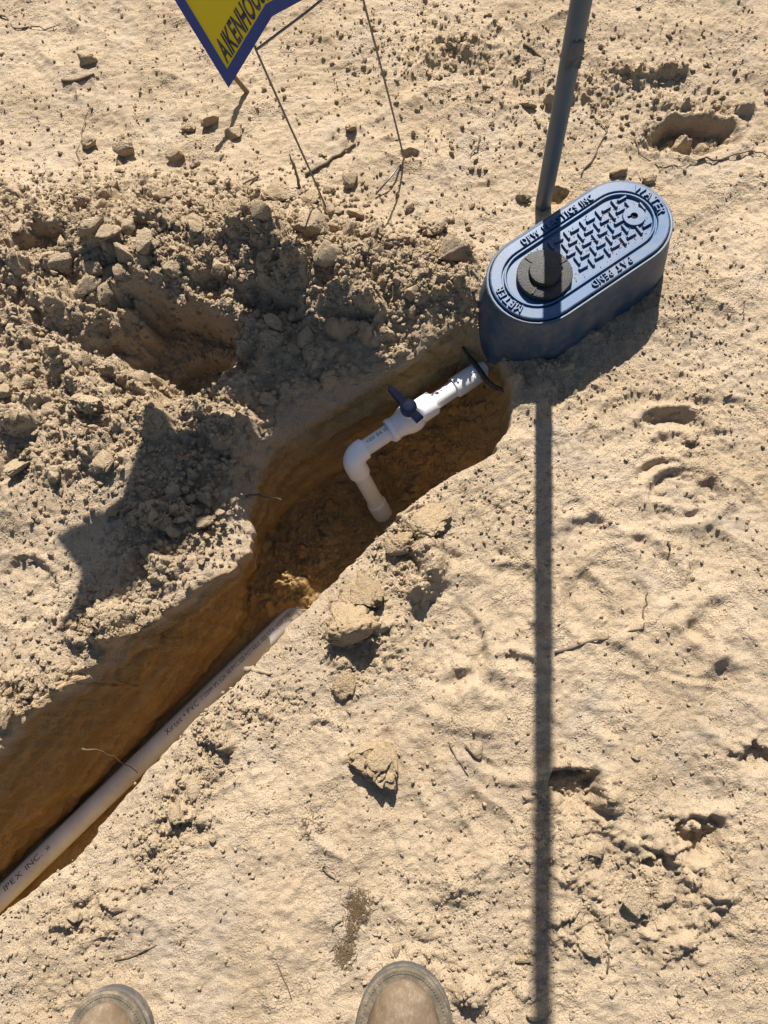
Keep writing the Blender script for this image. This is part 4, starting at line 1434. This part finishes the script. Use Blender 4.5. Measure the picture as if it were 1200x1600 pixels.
twig([(505, 1358), (515, 1366), (524, 1373)], .0016, 'short dark straw above the brown fibre patch', lift=.003, name='straw_wisp')
twig([(520, 1452), (528, 1440), (536, 1434)], .0014, 'short dark straw beside the brown fibre patch', lift=.003, name='straw_wisp')
twig([(948, 1520), (950, 1470), (952, 1430)], .0013, 'upright grass blade pressed in the sand near the pitted clod', lift=.003, name='straw_wisp')
twig([(1044, 846), (1046, 858), (1043, 865)], .0016, 'short dark twig stub on the sand below the ringed prints', lift=.004)
twig([(128, 1170), (150, 1172), (178, 1182), (215, 1207)], .0016, 'thin root hanging out of the trench wall over the pipe', mat=M_straw, zs=[-.06, -.08, -.12, -.185], name='root')
twig([(384, 776), (405, 774), (428, 778), (440, 782)], .0024, 'grey root sticking out of the pit wall', zs=[-.02, -.025, -.03, -.035], name='root')
twig([(445, 963), (462, 955), (484, 953), (500, 948)], .0012, 'pale root end lying across the buried end of the printed pipe', mat=M_root, zs=[-.187, -.186, -.184, -.16], name='root')
twig([(622, 780), (640, 778), (655, 772)], .0011, 'pale fine root on the pit floor beside the elbow leg', mat=M_root, zs=[-.15, -.145, -.13], name='root')
twig([(610, 808), (618, 812), (626, 816)], .0012, 'pale curled root end at the foot of the elbow leg', mat=M_root, zs=[-.17, -.165, -.16], name='root')
twig([(383, 1046), (398, 1046), (412, 1050), (425, 1052)], .0045, 'pale broken root poking from the trench lip over the pipe', mat=M_root, zs=[-.02, -.012, -.005, 0.0], name='root')
twig([(405, 275 + 0), (380, 292), (362, 305)], .004, 'brown broken twig lying in the heap rubble left of the stake', lift=.007)
twig([(170, 815), (200, 800), (222, 790)], .0022, 'thin twig at the foot of the heap beside the sign shadow', lift=.004)
twig([(150, 648), (160, 651), (170, 650)], .0016, 'pale short straw among clods below the oval cobble', mat=M_root, lift=.012, name='straw_wisp')
twig([(1160, 500), (1163, 480), (1160, 465)], .0014, 'short thin twig on the sand right of the meter box', lift=.003)
twig([(750, 215), (745, 232), (735, 246)], .003, 'short brown stem on the sand left of the pole', lift=.006)

# brown fibre patch
def fibre_patch(name, label, blobs, n):
    vs = []; fs = []
    r = np.random.default_rng(5)
    for (p, sx, sy, m) in blobs:
        c = gpt(*p)
        for _ in range(m):
            x = c[0] + r.normal() * sx; y = c[1] + r.normal() * sy
            vs.append((x, y))
    pts = np.array(vs); z, _ = surf(pts[:, 0], pts[:, 1])
    V = []; F = []
    for (x, y), zz in zip(pts, z):
        a = r.uniform(0, 6.28); l = r.uniform(.002, .006); w = .0003
        d = np.array([math.cos(a), math.sin(a)]); s = np.array([-d[1], d[0]]) * w
        p0 = np.array([x, y]) - d * l; p1 = np.array([x, y]) + d * l; pm = np.array([x, y]) + s * r.uniform(-4, 4)
        h = r.uniform(.0005, .0025)
        b = len(V)
        for q, hz in ((p0, .0005), (pm, h), (p1, .0005)):
            V += [(q[0] - s[0], q[1] - s[1], zz + hz), (q[0] + s[0], q[1] + s[1], zz + hz), (q[0], q[1], zz + hz + w * 1.5)]
        for k in (0, 3):
            for i in range(3):
                j = (i + 1) % 3
                F.append([b + k + i, b + k + j, b + k + 3 + j, b + k + 3 + i])
    o = mobj(name, mesh_np(name, V, F), M_straw)
    tag(o, label, 'plant fibre', kind='stuff')


fibre_patch('dry_fibre_patch', 'brown matted patch of dry plant fibre on the sand near the boot', [((560, 1418), .007, .010, 300), ((548, 1455), .004, .009, 90), ((538, 1494), .006, .007, 200)], 0)
fibre_patch('dry_grass_tuft', 'sparse dry grass fibres on the sand right of the crumb ridge', [((482, 1285), .004, .010, 30), ((500, 1290), .004, .006, 12)], 0)
